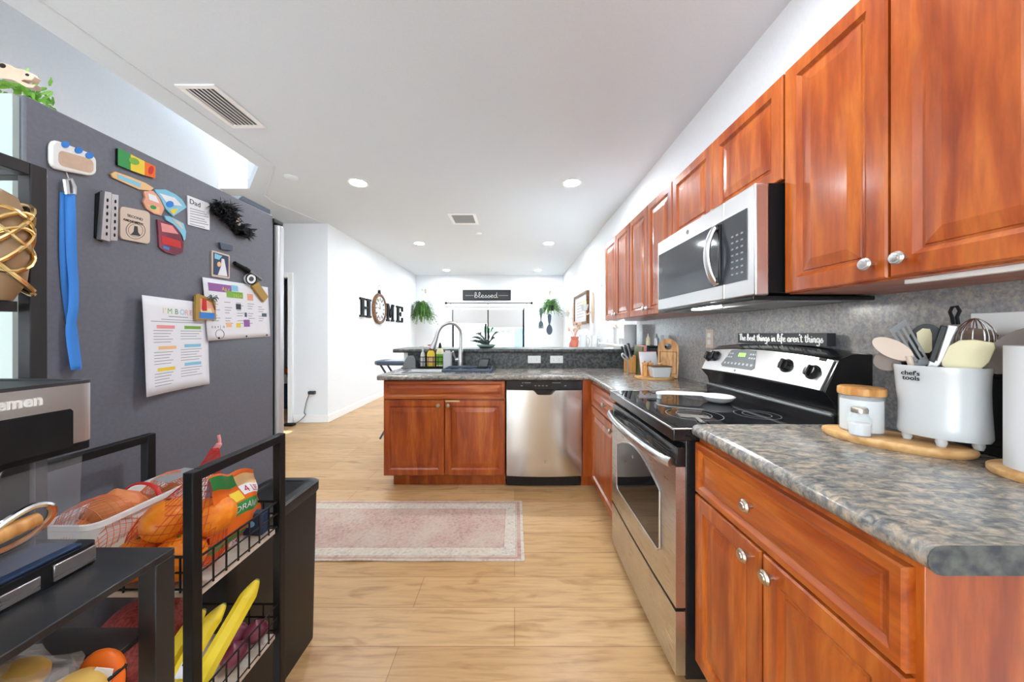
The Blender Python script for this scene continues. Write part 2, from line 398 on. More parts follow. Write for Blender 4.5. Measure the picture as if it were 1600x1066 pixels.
# right wall windows
def side_window(name, y0, y1, z0, z1, mid):
    w = struct(name, MB().box(RW+.04, RW+.1, y0, y0+.045, z0, z1).box(RW+.04, RW+.1, y1-.045, y1, z0, z1).box(RW+.04, RW+.1, y0+.045, y1-.045, z1-.045, z1)
        .box(RW+.04, RW+.1, y0+.045, y1-.045, z0, z0+.045).box(RW+.05, RW+.09, mid-.03, mid+.03, z0+.045, z1-.045), K['trim'], smooth=0)
    struct('pane', B(RW+.068, RW+.072, y0+.045, y1-.045, z0+.045, z1-.045), K['glass'], parent=w, smooth=0)
    return w
side_window('window_2', 3.75, 4.62, 1.12, 2.15, 4.2)
side_window('window_3', 7.45, 8.0, .95, 1.98, 7.95)
struct('trim_3', B(RW-.07, RW+.05, 3.70, 4.67, 1.095, 1.12), K['trim'], bevel=.005)

# ------------------------------------------------------------------ outside
fe = thing('garden_fence', 'white board garden fence outside the far window', 'fence', (0, 12.0, 0))
mb = MB()
for i in range(30): mb.box(-5+i*.3, -4.715+i*.3, 12, 12.025, -.02, 1.27)
emit('board_panel', mb, K['matw'], fe, smooth=0)
emit('rail', MB().box(-5, 4, 11.96, 12, .3, .38), K['matw'], fe); emit('rail', MB().box(-5, 4, 11.96, 12, 1.1, 1.18), K['matw'], fe)
struct('ground_outside', MB().box(-9, 9, BW+.12, 20, -.06, -.02).box(RW+.12, 9, 2, BW+.12, -.06, -.02), K['matw'], smooth=0)
mb = MB()
for i in range(420):
    x = random.uniform(-1.2, 1.0); c = (x, 12.4+random.uniform(-.25, .25), 1.12+random.uniform(0, .36))
    mb.ball(c, random.uniform(.05, .1), 6, n=4, bump=.1, seed=i)
mb.box(-1.2, 1.0, 12.2, 12.6, -.02, 1.2)
tag(emit('hedge', mb, K['grass'], base=(0, 12.4, 0)), 'green hedge top showing above the white garden fence', 'hedge')['kind'] = 'stuff'
gt = thing('garden_gate', 'turquoise garden gate beyond the right half of the far window', 'gate', (.1, 11.8, 0))
g0 = -.02
emit('gate_panel', MB().box(g0, g0+.27, 11.8, 11.84, .05, 1.45), K['teal'], gt)
emit('post', MB().box(g0-.09, g0-.01, 11.78, 11.86, 0, 1.75), K['matw'], gt); emit('post', MB().box(g0+.28, g0+.32, 11.78, 11.86, 0, 1.6), K['teal'], gt)
# neighbouring dark shutter seen through the small windows
sh = thing('outdoor_shutter', 'dark blue shutter outside the window above the breakfast bar end', 'shutter', (1.75, 4.0, 0))
emit('shutter_panel', MB().box(1.75, 1.79, 5.62, 5.95, -.02, 2.4), K['slate'], sh); emit('shutter_panel', MB().box(1.75, 1.79, 4.95, 5.18, -.02, 2.4), K['slate'], sh)
sh = thing('dark_shutter', 'dark blue shutter outside the narrow window near the far corner', 'shutter', (1.6, 9, 0))
emit('shutter_panel', MB().box(1.6, 1.63, 8.6, 9.6, -.02, 2.3), K['slate'], sh)

# ------------------------------------------------------------------ ceiling fittings
def downlight(x, y, label):
    t = thing('recessed_downlight', label, 'ceiling light', (x, y, CZ), 'round recessed downlights')
    emit('trim_ring', MB().lathe([(.078, -.0005), (.098, -.0005), (.098, -.004), (.09, -.007), (.078, -.004), (.078, -.0005)], (x, y, CZ), 32, cap=False), K['trim'], t)
    emit('lens', MB().lathe([(0, -.003), (.078, -.003), (.078, -.0015), (0, -.0015)], (x, y, CZ), 32), K['emit'], t)
for x, y, lb in ((-1.60, 3.32, 'round downlight beside the fridge end, leftmost of the nearest pair'), (.585, 3.32, 'round downlight near the upper cabinets, brightest of the nearest pair'),
                 (-1.63, 5.55, 'round downlight of the middle pair on the side of the HOME letters'), (.585, 5.55, 'round downlight of the middle pair on the side of the cabinets'),
                 (-1.66, 7.9, 'round downlight of the far pair above the left fern'), (.57, 7.9, 'round downlight of the far pair above the right fern')):
    downlight(x, y, lb)
for x, y in ((-1.60, 1.0), (.45, 1.0), (-1.6, -1.3)):  # lamps out of view, added to light the near part of the room
    downlight(x, y, 'added downlight out of view over the kitchen, put there to light the room')
v = thing('ceiling_vent', 'white slatted air vent in the ceiling close to the fridge', 'vent', (-1.96, 2.22, CZ))
x0, x1, y0, y1 = -2.1, -1.85, 2.0, 2.42
emit('frame', MB().box(x0, x1, y0, y0+.03, CZ-.012, CZ).box(x0, x1, y1-.03, y1, CZ-.012, CZ).box(x0, x0+.03, y0+.03, y1-.03, CZ-.012, CZ).box(x1-.03, x1, y0+.03, y1-.03, CZ-.012, CZ), K['trim'], v, bevel=.003)
emit('backing', MB().box(x0+.03, x1-.03, y0+.03, y1-.03, CZ-.002, CZ), K['grey'], v)
for i in range(7):
    xx = x0+.036+i*.028
    emit('slat', MB().prism([(xx, CZ-.002), (xx+.004, CZ-.002), (xx+.024, CZ-.013), (xx+.020, CZ-.013)], y0+.03, y1-.03, lambda a, b, c: (a, c, b)), K['trim'], v, smooth=0)
v = thing('ceiling_vent', 'white square return vent in the middle of the ceiling', 'vent', (-.67, 4.35, CZ))
x0, x1, y0, y1 = -.86, -.5, 4.15, 4.55
emit('frame', MB().box(x0, x1, y0, y0+.04, CZ-.015, CZ).box(x0, x1, y1-.04, y1, CZ-.015, CZ).box(x0, x0+.04, y0+.04, y1-.04, CZ-.015, CZ).box(x1-.04, x1, y0+.04, y1-.04, CZ-.015, CZ), K['trim'], v, bevel=.004)
emit('grille', MB().box(x0+.04, x1-.04, y0+.04, y1-.04, CZ-.006, CZ), K['grey'], v)
tag(emit('smoke_alarm', MB().lathe([(0, -.02), (.03, -.02), (.05, -.012), (.055, 0), (0, 0)], (-.56, 5.0, CZ), 24), K['white'], base=(-.56, 5.0, CZ)), 'small white round sensor on the ceiling beyond the square vent', 'sensor')
tag(emit('ceiling_sensor', MB().lathe([(0, -.02), (.04, -.02), (.06, -.008), (.065, 0), (0, 0)], (-2.2, 3.2, CZ), 24), K['ceil'], base=(-2.2, 3.2, CZ)), 'white round detector on the ceiling above the fridge door', 'sensor')

# ------------------------------------------------------------------ back wall
yb = BW
BWm = plane((0, BW, 0), (1, 0, 0), (0, 0, 1))   # a = x, b = z, c = out of the wall
def bb(m, a0, a1, b0, b1, c0, c1, M=BWm): return m.box(a0, a1, b0, b1, c0, c1, M=M)
sg = thing('blessed_sign', 'long dark wooden sign with white script over the far window', 'sign', (-.73, BW, 2.22))
emit('panel', bb(MB(), -1.36, -.11, 2.135, 2.385, 0, .02), K['dgrey'], sg)
mb = MB(); bb(mb, -1.37, -.10, 2.375, 2.395, 0, .03); bb(mb, -1.37, -.10, 2.125, 2.145, 0, .03); bb(mb, -1.37, -1.35, 2.145, 2.375, 0, .03); bb(mb, -.12, -.10, 2.145, 2.375, 0, .03)
emit('frame', mb, K['ink'], sg)
mb = MB(); M2 = lambda a, b, c: BWm(a, b, c+.021)
script_mb(mb, 'blessed', -1.06, -.44, 2.195, M2, .14, .0055)
mb.tube([M2(-1.3, 2.25, 0), M2(-1.08, 2.25, 0)], .003, 5); mb.tube([M2(-.42, 2.25, 0), M2(-.17, 2.25, 0)], .003, 5)
emit('lettering', mb, K['white'], sg)
rd = thing('curtain_rod', 'thin black curtain rod with finials above the far window', 'curtain rod', (-.7, BW, 2.04))
emit('rod', MB().tube([(-1.76, BW-.08, 2.045), (.41, BW-.08, 2.045)], .011, 8), K['bmetal'], rd)
for x, d in ((-1.76, -1), (.41, 1)):
    emit('finial', MB().lathe([(.011, 0), (.03, .03), (.034, .055), (.012, .07)], (0, 0, 0), 14, lambda a, b, c: (x+d*c, BW-.08+a, 2.045+b)), K['bmetal'], rd)
for x in (-1.68, -.7, .32):
    emit('bracket', MB().tube([(x, BW, 2.02), (x, BW-.08, 2.02), (x, BW-.08, 2.045)], .008, 6), K['bmetal'], rd)
for i, (x0, x1, zb) in enumerate(((-1.63, -.72, 1.52), (-.69, .215, 1.41))):
    t = thing('roller_blind', ('grey roller blind over the left pane of the far window', 'grey roller blind pulled lower over the right pane of the far window')[i], 'blind', ((x0+x1)/2, BW, 1.9))
    emit('fabric', MB().box(x0, x1, BW+.008, BW+.011, zb, 1.90), K['blind'], t, smooth=0)
    emit('cassette', MB().box(x0-.02, x1+.02, BW+.0, BW+.026, 1.875, 1.918), K['trim'], t, bevel=.006)
    emit('bottom_bar', MB().box(x0, x1, BW+.004, BW+.016, zb-.02, zb), K['trim'], t, bevel=.004)

def fern(x, y, z, r, hook_z, label, n, seed, up=.5):
    rnd = random.Random(seed)
    t = thing('hanging_fern', label, 'plant', (x, y, z))
    emit('pot', MB().lathe([(0, -.10), (.075, -.10), (.10, .03), (.095, .03), (.07, -.08), (0, -.08)], (x, y, z), 20), K['ink'], t)
    fr = MB()
    for i in range(n):
        a = rnd.uniform(0, 2*PI); ln = r*rnd.uniform(.45, 1.2); rise = up*r*rnd.uniform(.15, 1.2); dr_ = rnd.uniform(.25, .95)
        d = Vector((math.cos(a), math.sin(a)*.55, 0)); pts = []
        for k in range(9):
            s = k/8; pts.append(Vector((x, y, z+.02))+d*ln*(s**.9)*1.0+Vector((0, 0, rise*math.sin(PI*min(s*1.15, 1))*1.0-ln*dr_*s*s*rnd.uniform(.95, 1.05))))
        side = d.cross(Vector((0, 0, 1))); fr.strip(pts, .012, side, False)
        for k in range(1, 9):
            for sg_ in (-1, 1):
                p = pts[k]; q = p+side*sg_*r*.17*(1-.6*k/8)+d*.02-Vector((0, 0, .015))
                fr.add([p+d*.014, p-d*.014, q], [(0, 1, 2)])
    emit('fronds', fr, K['green'], t, smooth=0)
    mb = MB()
    for a in (0, 2.1, 4.2):
        mb.tube([(x+.09*math.cos(a), y+.09*math.sin(a), z+.03), (x, y, hook_z-.09)], .003, 5)
    mb.tube(smooth_path([(x, y, hook_z-.10), (x, y, hook_z-.03), (x+.02, y, hook_z-.01), (x+.02, y, hook_z-.05)]), .004, 5)
    emit('hanger', mb, K['chrome'], t)
    mb = MB().tube(smooth_path([(x, BW, hook_z), (x, y+.02, hook_z), (x, y, hook_z-.03), (x-.01, y, hook_z+.02)]), .008, 6)
    mb.box(x-.02, x+.02, BW-.008, BW, hook_z-.06, hook_z+.05)
    emit('hook', mb, K['nickel'], t)
fern(-2.36, 8.3, 1.80, .33, 2.37, 'large bushy fern hanging in the corner near the HOME letters', 170, 3, .75)
fern(.93, 8.3, 1.93, .26, 2.33, 'small bright green fern hanging above the wall spoon and fork', 120, 5, .7)
# giant fork and spoon
fk = MB(); x, zc = .70, 0
M3 = plane((.70, BW, 1.38), (1, 0, 0), (0, 0, 1))
fk.prism([(-.03, .54), (.03, .54), (.042, .48), (.03, .36), (.014, .27), (.012, .2), (.05, .15), (.06, .08), (.058, 0), (.04, 0), (.036, .07), (.026, .07), (.024, 0), (.008, 0), (.006, .07), (-.006, .07), (-.008, 0), (-.024, 0), (-.026, .07), (-.036, .07), (-.04, 0), (-.058, 0), (-.06, .08), (-.05, .15), (-.012, .2), (-.014, .27), (-.03, .36), (-.042, .48)], 0, .02, M3)
tag(emit('wall_fork', fk, K['slate'], base=(.70, BW, 1.38)), 'oversized dark metal fork hung on the far wall', 'wall decor')
M3 = plane((.925, BW, 1.21), (1, 0, 0), (0, 0, 1)); sp = MB()
sp.prism([(-.035, .55), (.035, .55), (.05, .49), (.036, .36), (.016, .28), (-.016, .28), (-.036, .36), (-.05, .49)], 0, .02, M3)
sp.prism([(.016, .28), (.06, .21), (.078, .14), (.07, .07), (.04, .02), (0, 0), (-.04, .02), (-.07, .07), (-.078, .14), (-.06, .21), (-.016, .28)], 0, .024, M3)
tag(emit('wall_spoon', sp, K['slate'], base=(.925, BW, 1.21), bevel=.006), 'oversized dark metal spoon hung below the small fern', 'wall decor')

# ------------------------------------------------------------------ left wall: H clock M E
LM = plane((LW, 0, 0), (0, 1, 0), (0, 0, 1))
def letter(ch, y0, y1, z0, z1, label):
    w, h = y1-y0, z1-z0; s = .24*w; sf = .13*h; e = .02*h; m = MB()
    R = lambda a0, a1, b0, b1: m.box(y0+a0*w, y0+a1*w, z0+b0*h, z0+b1*h, 0, .03, M=LM)
    P = lambda pts: m.prism([(y0+a*w, z0+b*h) for a, b in pts], 0, .03, LM)
    if ch == 'H':
        R(.1, .32, .1, .9); R(.68, .9, .1, .9); R(.32, .68, .45, .56)
        for a in (0, .58): R(a, a+.42, 0, .1); R(a, a+.42, .9, 1)
    if ch == 'M':
        R(.08, .26, .1, 1); R(.74, .92, .1, 1); P([(.26, 1), (.26, .72), (.5, .2), (.5, .5)]); P([(.74, 1), (.5, .5), (.5, .2), (.74, .72)])
        R(0, .36, 0, .1); R(.64, 1, 0, .1); R(0, .26, .9, 1); R(.74, 1, .9, 1)
    if ch == 'E':
        R(.12, .36, .1, .9); R(0, 1, .9, 1); R(0, 1, 0, .1); R(.36, .7, .46, .56); R(.62, .7, .38, .64); R(.86, 1, .7, .9); R(.86, 1, .1, .3)
    return tag(emit('letter', m, K['ink'], base=(LW, (y0+y1)/2, z0), smooth=0), label, 'letter')
letter('H', 5.47, 5.88, 1.53, 1.86, 'black wooden letter H to the left of the wall clock')
letter('M', 6.60, 7.0, 1.50, 1.86, 'black wooden letter M just right of the wall clock')
letter('E', 7.16, 7.55, 1.50, 1.86, 'black wooden letter E, last of the wall letters')
ck = thing('wall_clock', 'round pocket-watch style wall clock standing for the O in HOME', 'clock', (LW, 6.24, 1.73))
cm = plane((LW, 6.24, 1.72), (0, 1, 0), (0, 0, 1))
lm = lambda a, b, c: cm(a, b, c)
emit('case', MB().lathe([(0, 0), (.29, 0), (.30, .02), (.285, .05), (.25, .055), (.235, .03), (0, .03)], (0, 0, 0), 40, lm), K['walnut'], ck)
emit('face', MB().lathe([(0, .031), (.236, .031), (.236, .034), (0, .034)], (0, 0, 0), 40, lm), K['matw'], ck)
mb = MB()
for i in range(12):
    a = i*PI/6; c_, s_ = math.cos(a), math.sin(a)
    for d in (-.012, .0, .012)[:(3 if i % 3 else 2)]:
        mb.prism([(c_*.15-s_*(d-.004), s_*.15+c_*(d-.004)), (c_*.21-s_*(d-.004), s_*.21+c_*(d-.004)), (c_*.21-s_*(d+.004), s_*.21+c_*(d+.004)), (c_*.15-s_*(d+.004), s_*.15+c_*(d+.004))], .034, .036, cm)
emit('numerals', mb, K['ink'], ck)
for (l, w, ang) in ((.12, .010, 100), (.17, .007, 170)):
    a = math.radians(ang); mb = MB().prism([(-w*math.sin(a)*-1, -w*math.cos(a)), (l*math.cos(a), l*math.sin(a)), (-w*math.sin(a), w*math.cos(a))], .037, .039, cm)
    emit('hand', mb, K['ink'], ck)
emit('crown', MB().tube([cm(0, .29, .02), cm(0, .36, .02)], [.03, .02], 10), K['ink'], ck)
emit('hanging_ring', MB().tube([cm(.055*math.cos(t), .40+.055*math.sin(t), .02) for t in [2*PI*k/20 for k in range(20)]], .006, 6, True), K['chrome'], ck)
sw = thing('light_switch', 'white light switch plate on the wall under the letters', 'switch', (LW, 7.0, 1.13))
emit('plate', MB().box(6.92, 7.0, 1.06, 1.19, 0, .006, M=LM), K['white'], sw, bevel=.003); emit('toggle', MB().box(6.95, 6.97, 1.11, 1.14, .006, .014, M=LM), K['white'], sw)

# ------------------------------------------------------------------ hall end: outlet, plug, cord, adapter
hm = plane((0, HW, 0), (1, 0, 0), (0, 0, 1))
ou = thing('wall_outlet', 'white outlet low on the wall by the hall doorway', 'outlet', (-2.84, HW, .4))
emit('plate', MB().box(-2.875, -2.805, .36, .47, 0, .005, M=hm), K['white'], ou, bevel=.002)
pl = thing('phone_charger', 'black charger plugged in by the hall doorway with its cord hanging down', 'charger', (-2.84, HW-.005, .4))
emit('plug', MB().box(-2.87, -2.78, .40, .445, .006, .05, M=hm), K['dgrey'], pl, bevel=.005)
emit('cord', MB().tube(smooth_path([(-2.86, HW-.03, .4), (-2.9, HW-.03, .3), (-2.93, HW-.03, .15), (-2.9, HW-.05, .12), (-2.96, HW-.06, .05), (-3.0, HW-.15, .01)]), .004, 6), K['ink'], pl)
emit('adapter', MB().box(-3.12, -2.98, HW-.2, HW-.12, .0, .03), K['ink'], pl, bevel=.006)
# room beyond the door
tag(emit('blackout_curtain', MB().prism([(-5.1+.05*i, 7.3+.02*(i % 2)) for i in range(30)]+[(-3.65, 7.38), (-5.1, 7.38)], .6, 1.95), K['ink'], base=(-4.5, 7.3, .6)), 'black curtain seen through the hall doorway', 'curtain')
bd = thing('toy_bin', 'blue storage bin of toys seen through the hall doorway', 'toy bin', (-3.6, 5.4, 0))
emit('bin', MB().box(-4.3, -3.3, 5.35, 5.8, .10, .42), K['navy'], bd, bevel=.01); emit('lid', MB().box(-4.3, -3.28, 5.35, 5.8, .42, .55), K['matw'], bd, bevel=.01)
emit('skirt', MB().box(-4.3, -3.3, 5.36, 5.8, .0, .1), K['slate'], bd)
for i, (x, z, r, c, lb) in enumerate(((-3.62, .66, .07, 'red', 'red'), (-3.74, .70, .08, 'yellow', 'yellow'), (-3.5, .61, .05, 'gpack', 'green'), (-3.66, .80, .06, 'teal', 'turquoise'), (-3.82, .63, .07, 'orangep', 'orange'))):
    zz = .55+r if i < 1 or i in (2, 4) else z
    tag(emit('toy', MB().ball((x, 5.5+.1*(i % 2), zz), (r, r*.8, r), 14, bump=.08, seed=i), K[c], base=(x, 5.5, .55)), f'small {lb} toy heaped on the blue bin beyond the doorway', 'toy', 'toys on the bin')
# ironing board by the wall, behind the peninsula end
ib = thing('ironing_board', 'blue striped ironing board standing behind the end of the peninsula', 'ironing board', (-1.45, 3.85, 0))
emit('board', MB().prism([(-1.63, 3.78), (-1.58, 3.72), (-1.2, 3.70), (-1.06, 3.75), (-1.06, 4.0), (-1.2, 4.05), (-1.58, 4.02), (-1.63, 3.96)], .88, .93), K['slate'], ib, bevel=.015)
mb = MB()
for k in range(4): mb.box(-1.5, -1.07, 3.75+k*.07, 3.785+k*.07, .93, .933)
emit('stripes', mb, K['matw'], ib)
for y in (3.78, 3.96):
    emit('leg', MB().tube([(-1.56, y, .88), (-1.02, y, .012)], .012, 8), K['slate'], ib); emit('leg', MB().tube([(-1.08, y+.03, .88), (-1.58, y+.03, .012)], .012, 8), K['slate'], ib)
# ------------------------------------------------------------------ right wall decor + sideboard
RM = plane((RW, 0, 0), (0, -1, 0), (0, 0, 1))      # a = -y
fp = thing('framed_picture', 'white picture in a brown frame between two sconces on the right wall', 'picture', (RW, 6.1, 1.7))
y0, y1, z0, z1 = 5.55, 6.75, 1.42, 1.99
emit('panel', MB().box(-y1+.04, -y0-.04, z0+.04, z1-.04, .005, .03, M=RM), K['matw'], fp)
emit('frame', MB().box(-y1, -y0, z0, z0+.04, 0, .05, M=RM).box(-y1, -y0, z1-.04, z1, 0, .05, M=RM).box(-y1, -y1+.04, z0+.04, z1-.04, 0, .05, M=RM).box(-y0-.04, -y0, z0+.04, z1-.04, 0, .05, M=RM), K['walnut'], fp)
mb = MB()
for i in range(6): mb.box(-y1+.25+.05*(i % 2), -y0-.25-.05*(i % 3), 1.83-.055*i, 1.838-.055*i, .0305, .032, M=RM)
emit('print_lines', mb, K['lines'], fp)
def sconce(y, z, s, label):
    t = thing('candle_sconce', label, 'sconce', (RW, y, z)); q = plane((RW, y, z), (0, -1, 0), (0, 0, 1))
    emit('back_plate', MB().prism([(.10*s*math.cos(a)*(1), .27*s*math.sin(a)) for a in [2*PI*k/28 for k in range(28)]], 0, .02, q), K['linen'], t, bevel=.005)
    emit('arm', MB().tube(smooth_path([q(0, -.05*s, .02), q(0, -.12*s, .1), q(0, -.05*s, .14*s)]), .012, 8), K['linen'], t)
    emit('cup', MB().lathe([(0, 0), (.045*s, 0), (.07*s, .10*s), (.065*s, .10*s), (.04*s, .01), (0, .01)], q(0, -.05*s, .15*s), 20), K['cer'], t)
    emit('candle', MB().lathe([(0, .01), (.035*s, .01), (.035*s, .16*s), (0, .165*s)], q(0, -.05*s, .15*s), 16), K['cream'], t)
sconce(5.28, 1.67, .95, 'cream candle sconce on the nearer side of the framed picture')
sconce(7.0, 1.66, .95, 'cream candle sconce on the far side of the framed picture')
tag(emit('wall_sensor', MB().lathe([(0, .02), (.03, .02), (.04, 0), (0, 0)], (0, 0, 0), 18, lambda a, b, c: RM(-4.75+a, 1.97+b, c)), K['white'], base=(RW, 4.75, 1.97)), 'small white round sensor on the wall just beyond the upper cabinets', 'sensor')
sb = thing('sideboard', 'white sideboard along the right wall behind the breakfast bar', 'sideboard', (1.06, 5.6, 0))
emit('body', MB().box(.88, RW-.02, 4.75, 6.6, .08, .9), K['trim'], sb, bevel=.006); emit('top', MB().box(.86, RW-.02, 4.72, 6.63, .9, .925), K['trim'], sb, bevel=.004)
for y in (4.8, 6.5): emit('leg', MB().box(.9, .95, y, y+.05, 0, .08), K['trim'], sb); emit('leg', MB().box(1.15, 1.2, y, y+.05, 0, .08), K['trim'], sb)
vs = thing('terracotta_vase', 'terracotta pink vase of dried stems on the white sideboard', 'vase', (1.0, 5.4, .925))
emit('vessel', MB().lathe([(0, 0), (.06, 0), (.10, .08), (.09, .17), (.06, .22), (.07, .27), (.062, .27), (.05, .21), (0, .20)], (1.0, 5.4, .925), 24), K['rose'], vs)
rnd = random.Random(4)
for i in range(9):
    a = rnd.uniform(0, 6.28); l = rnd.uniform(.12, .26); d = Vector((math.cos(a)*.10, math.sin(a)*.1, l))
    p = Vector((1.0, 5.4, 1.17)); q = p+d
    m = MB().tube([p, p+d*.5+Vector((0, 0, .02)), q], .004, 5); m.ball(q, (.018, .018, .035), 8, n=6)
    emit('dried_stem', m, K['peach' if i % 2 else 'tan'], vs)
vs = thing('small_vase', 'small orange vase beside the terracotta vase on the sideboard', 'vase', (1.05, 5.2, .925))
emit('vessel', MB().lathe([(0, 0), (.05, 0), (.07, .07), (.04, .14), (.045, .18), (.036, .18), (0, .1)], (1.06, 5.2, .925), 20), K['orangep'], vs)
def pitcher(x, y, h, r, label):
    t = thing('pitcher', label, 'pitcher', (x, y, .925))
    emit('vessel', MB().lathe([(0, 0), (r*.85, 0), (r, h*.35), (r*.75, h*.8), (r*.85, h), (r*.78, h), (r*.68, h*.8), (0, h*.7)], (x, y, .925), 24), K['cer'], t)
    emit('handle', MB().tube(smooth_path([(x+r*.6, y-r*.5, .925+h*.85), (x+r*1.2, y-r*.8, .925+h*.75), (x+r*.9, y-r*.6, .925+h*.35)]), .009, 8), K['cer'], t)
pitcher(1.05, 4.98, .31, .075, 'tall white ceramic pitcher on the near end of the sideboard')
pitcher(1.18, 4.80, .29, .06, 'smaller white pitcher closest to the wall on the sideboard')
jv = thing('white_jug', 'white jug with dried flowers on the window sill above the bar end', 'jug', (1.25, 3.95, 1.12))
emit('vessel', MB().lathe([(0, 0), (.04, 0), (.052, .06), (.05, .17), (.056, .2), (.05, .2), (.04, .16), (0, .15)], (1.25, 3.95, 1.12), 24), K['cer'], jv)
m = MB()
for i in range(8): m.ball((1.25+.04*math.cos(i), 3.95+.045*math.sin(i*2.1), 1.33+.015*math.cos(i*3)), .024, 8, n=6, bump=.1, seed=i)
emit('flowers', m, K['linen'], jv)
mg = thing('white_mug', 'white mug on the window sill beside the jug', 'mug', (1.25, 3.78, 1.12))
emit('cup', MB().lathe([(0, 0), (.032, 0), (.036, .075), (.032, .075), (.028, .01), (0, .01)], (1.25, 3.78, 1.12), 20), K['cer'], mg)
emit('handle', MB().tube(smooth_path([(1.215, 3.78, 1.18), (1.19, 3.78, 1.17), (1.195, 3.78, 1.14), (1.216, 3.78, 1.135)]), .005, 6), K['cer'], mg)
# ------------------------------------------------------------------ kitchen cabinets
def panel(mb, M, a0, a1, b0, b1, t=.02, st=.05):
    def ring(i, c): return [M(a0+i, b0+i, c), M(a1-i, b0+i, c), M(a1-i, b1-i, c), M(a0+i, b1-i, c)]
    k = min(1, (b1-b0)/.26)
    prof = [(0, 0), (0, t-.004), (.004, t), (st-.006, t), (st+.006, t-.009), (st+.011, t-.009), (st+.013, t-.006), (st+.013+.032*k, t-.001), (st+.016+.032*k, t-.001)]
    mb.rings([ring(i, c) for i, c in prof], True, True, True); return mb
def knob(M, a, b, c, parent, r=.016, m='nickel'):
    return emit('knob', MB().lathe([(0, 0), (.006, 0), (.006, .012), (r, .016), (r+.0015, .021), (r*.86, .026), (r*.62, .0265), (r*.55, .029), (0, .031)], (0, 0, 0), 24, lambda p, q, s: M(a+p, b+q, c+s)), K[m], parent)
FX = plane((.62, 0, 0), (0, -1, 0), (0, 0, 1))      # near base fronts face -x; a = -y
ZN = .93
# near base cabinet
Y0, Y1 = .512, 1.137
t = thing('base_cabinet', 'cherry base cabinet with one wide drawer at the near end of the counter', 'cabinet', (.95, .83, 0))
xf = .648
FN = plane((xf, 0, 0), (0, -1, 0), (0, 0, 1))
emit('carcass', MB().box(xf, RW-.012, Y0, Y1, .10, ZN-.043), K['cv'], t, bevel=.002)
emit('toe_kick', MB().box(xf+.07, RW-.012, Y0+.01, Y1, 0, .10), K['ink'], t)
d = emit('drawer_front', panel(MB(), FN, -Y1+.006, -Y0-.012, .70, .872, .02, .026), K['cy'], t, smooth=0)
knob(FN, -.86, .792, .02, d)
for a0, a1, ka in ((-Y1+.006, -.829, -.868), (-.823, -Y0-.012, -.79)):
    d = emit('door', panel(MB(), FN, a0, a1, .112, .692, .02, .052), K['cv'], t, smooth=0); knob(FN, ka, .655, .02, d)
# near countertop with rolled front edge
def roll(x0, x1, zt, th, n=7):
    r = th/2; pts = [(x1, zt-th), (x0+r, zt-th)]
    pts += [(x0+r-r*math.sin(PI*k/n), zt-r-r*math.cos(PI*k/n)) for k in range(1, n)]
    return pts+[(x0+r, zt), (x1, zt)]
mb = MB().prism(roll(.622, RW-.011, ZN, .043), .488, 1.141, lambda a, b, c: (a, c, b))
ct = thing('countertop', 'dark stone-look countertop over the near cabinet with a rounded front edge', 'countertop', (.95, .8, ZN-.043))
emit('slab', mb, K['lam'], ct, smooth=30)
emit('end_cap', MB().prism(roll(.620, RW-.011, ZN+.001, .045), .4865, .488, lambda a, b, c: (a, c, b)), K['edge'], ct, smooth=30)
# backsplash on the right wall
t = thing('backsplash', 'grey stone-look laminate backsplash behind the range and counters', 'backsplash', (RW-.005, 1.5, .9))
emit('panel', MB().box(RW-.0105, RW-.0005, -.4, 3.36, .88, 1.40), K['splash'], t, smooth=0)

# far run: side cabinet, corner, dishwasher, sink base
YP = 2.60    # peninsula door plane
ZC = .915
t = thing('base_cabinet', 'narrow cherry base cabinet between the range and the corner', 'cabinet', (.95, 2.2, 0))
xf = .615
F2 = plane((xf, 0, 0), (0, -1, 0), (0, 0, 1))
emit('carcass', MB().box(xf, RW-.012, 1.915, 2.56, .10, ZC-.041), K['cv'], t, bevel=.002)
emit('toe_kick', MB().box(xf+.06, RW-.012, 1.915, 2.56, 0, .10), K['cv'], t)
d = emit('drawer_front', panel(MB(), F2, -2.52, -1.922, .70, .86, .02, .026), K['cy'], t, smooth=0)
knob(F2, -2.12, .78, .02, d)
d = emit('door', panel(MB(), F2, -2.52, -1.922, .112, .692, .02, .052), K['cv'], t, smooth=0); knob(F2, -1.97, .655, .02, d)
t = thing('corner_filler', 'plain cherry filler post in the corner right of the dishwasher', 'cabinet', (.58, 2.64, 0))
emit('post', MB().box(.548, .635, YP+.012, YP+.05, .10, ZC-.041), K['cv'], t, bevel=.001); emit('toe_kick', MB().box(.548, .66, YP+.07, YP+.09, 0, .10), K['cv'], t)
# sink base
PM = plane((0, YP+.02, 0), (1, 0, 0), (0, 0, 1))
t = thing('sink_cabinet', 'cherry sink cabinet with two doors at the free end of the peninsula', 'cabinet', (-.56, 2.9, 0))
emit('carcass', MB().box(-1.055, -1.037, YP+.02, 3.12, .10, ZC-.041).box(-.093, -.075, YP+.02, 3.12, .10, ZC-.041).box(-1.037, -.093, YP+.02, 3.12, .10, .118).box(-1.037, -.093, 3.10, 3.12, .118, ZC-.041).box(-1.037, -.093, YP+.02, YP+.035, .118, ZC-.06), K['cv'], t, bevel=.001)
emit('toe_kick', MB().box(-1.0, -.075, YP+.085, 3.12, 0, .10), K['cv'], t)
emit('drawer_front', panel(MB(), PM, -1.05, -.078, .722, .868, .02, .028), K['cx'], t, smooth=0)
for a0, a1, ka in ((-1.05, -.564, -.608), (-.558, -.078, -.53)):
    d = emit('door', panel(MB(), PM, a0, a1, .112, .712, .02, .05), K['cv'], t, smooth=0); knob(PM, ka, .675, .02, d)
d.children[0].name = 'knob'
emit('worn_patch', MB().box(-.556, -.44, YP-.0004, YP+.003, .7, .7125), K['wood'], d)
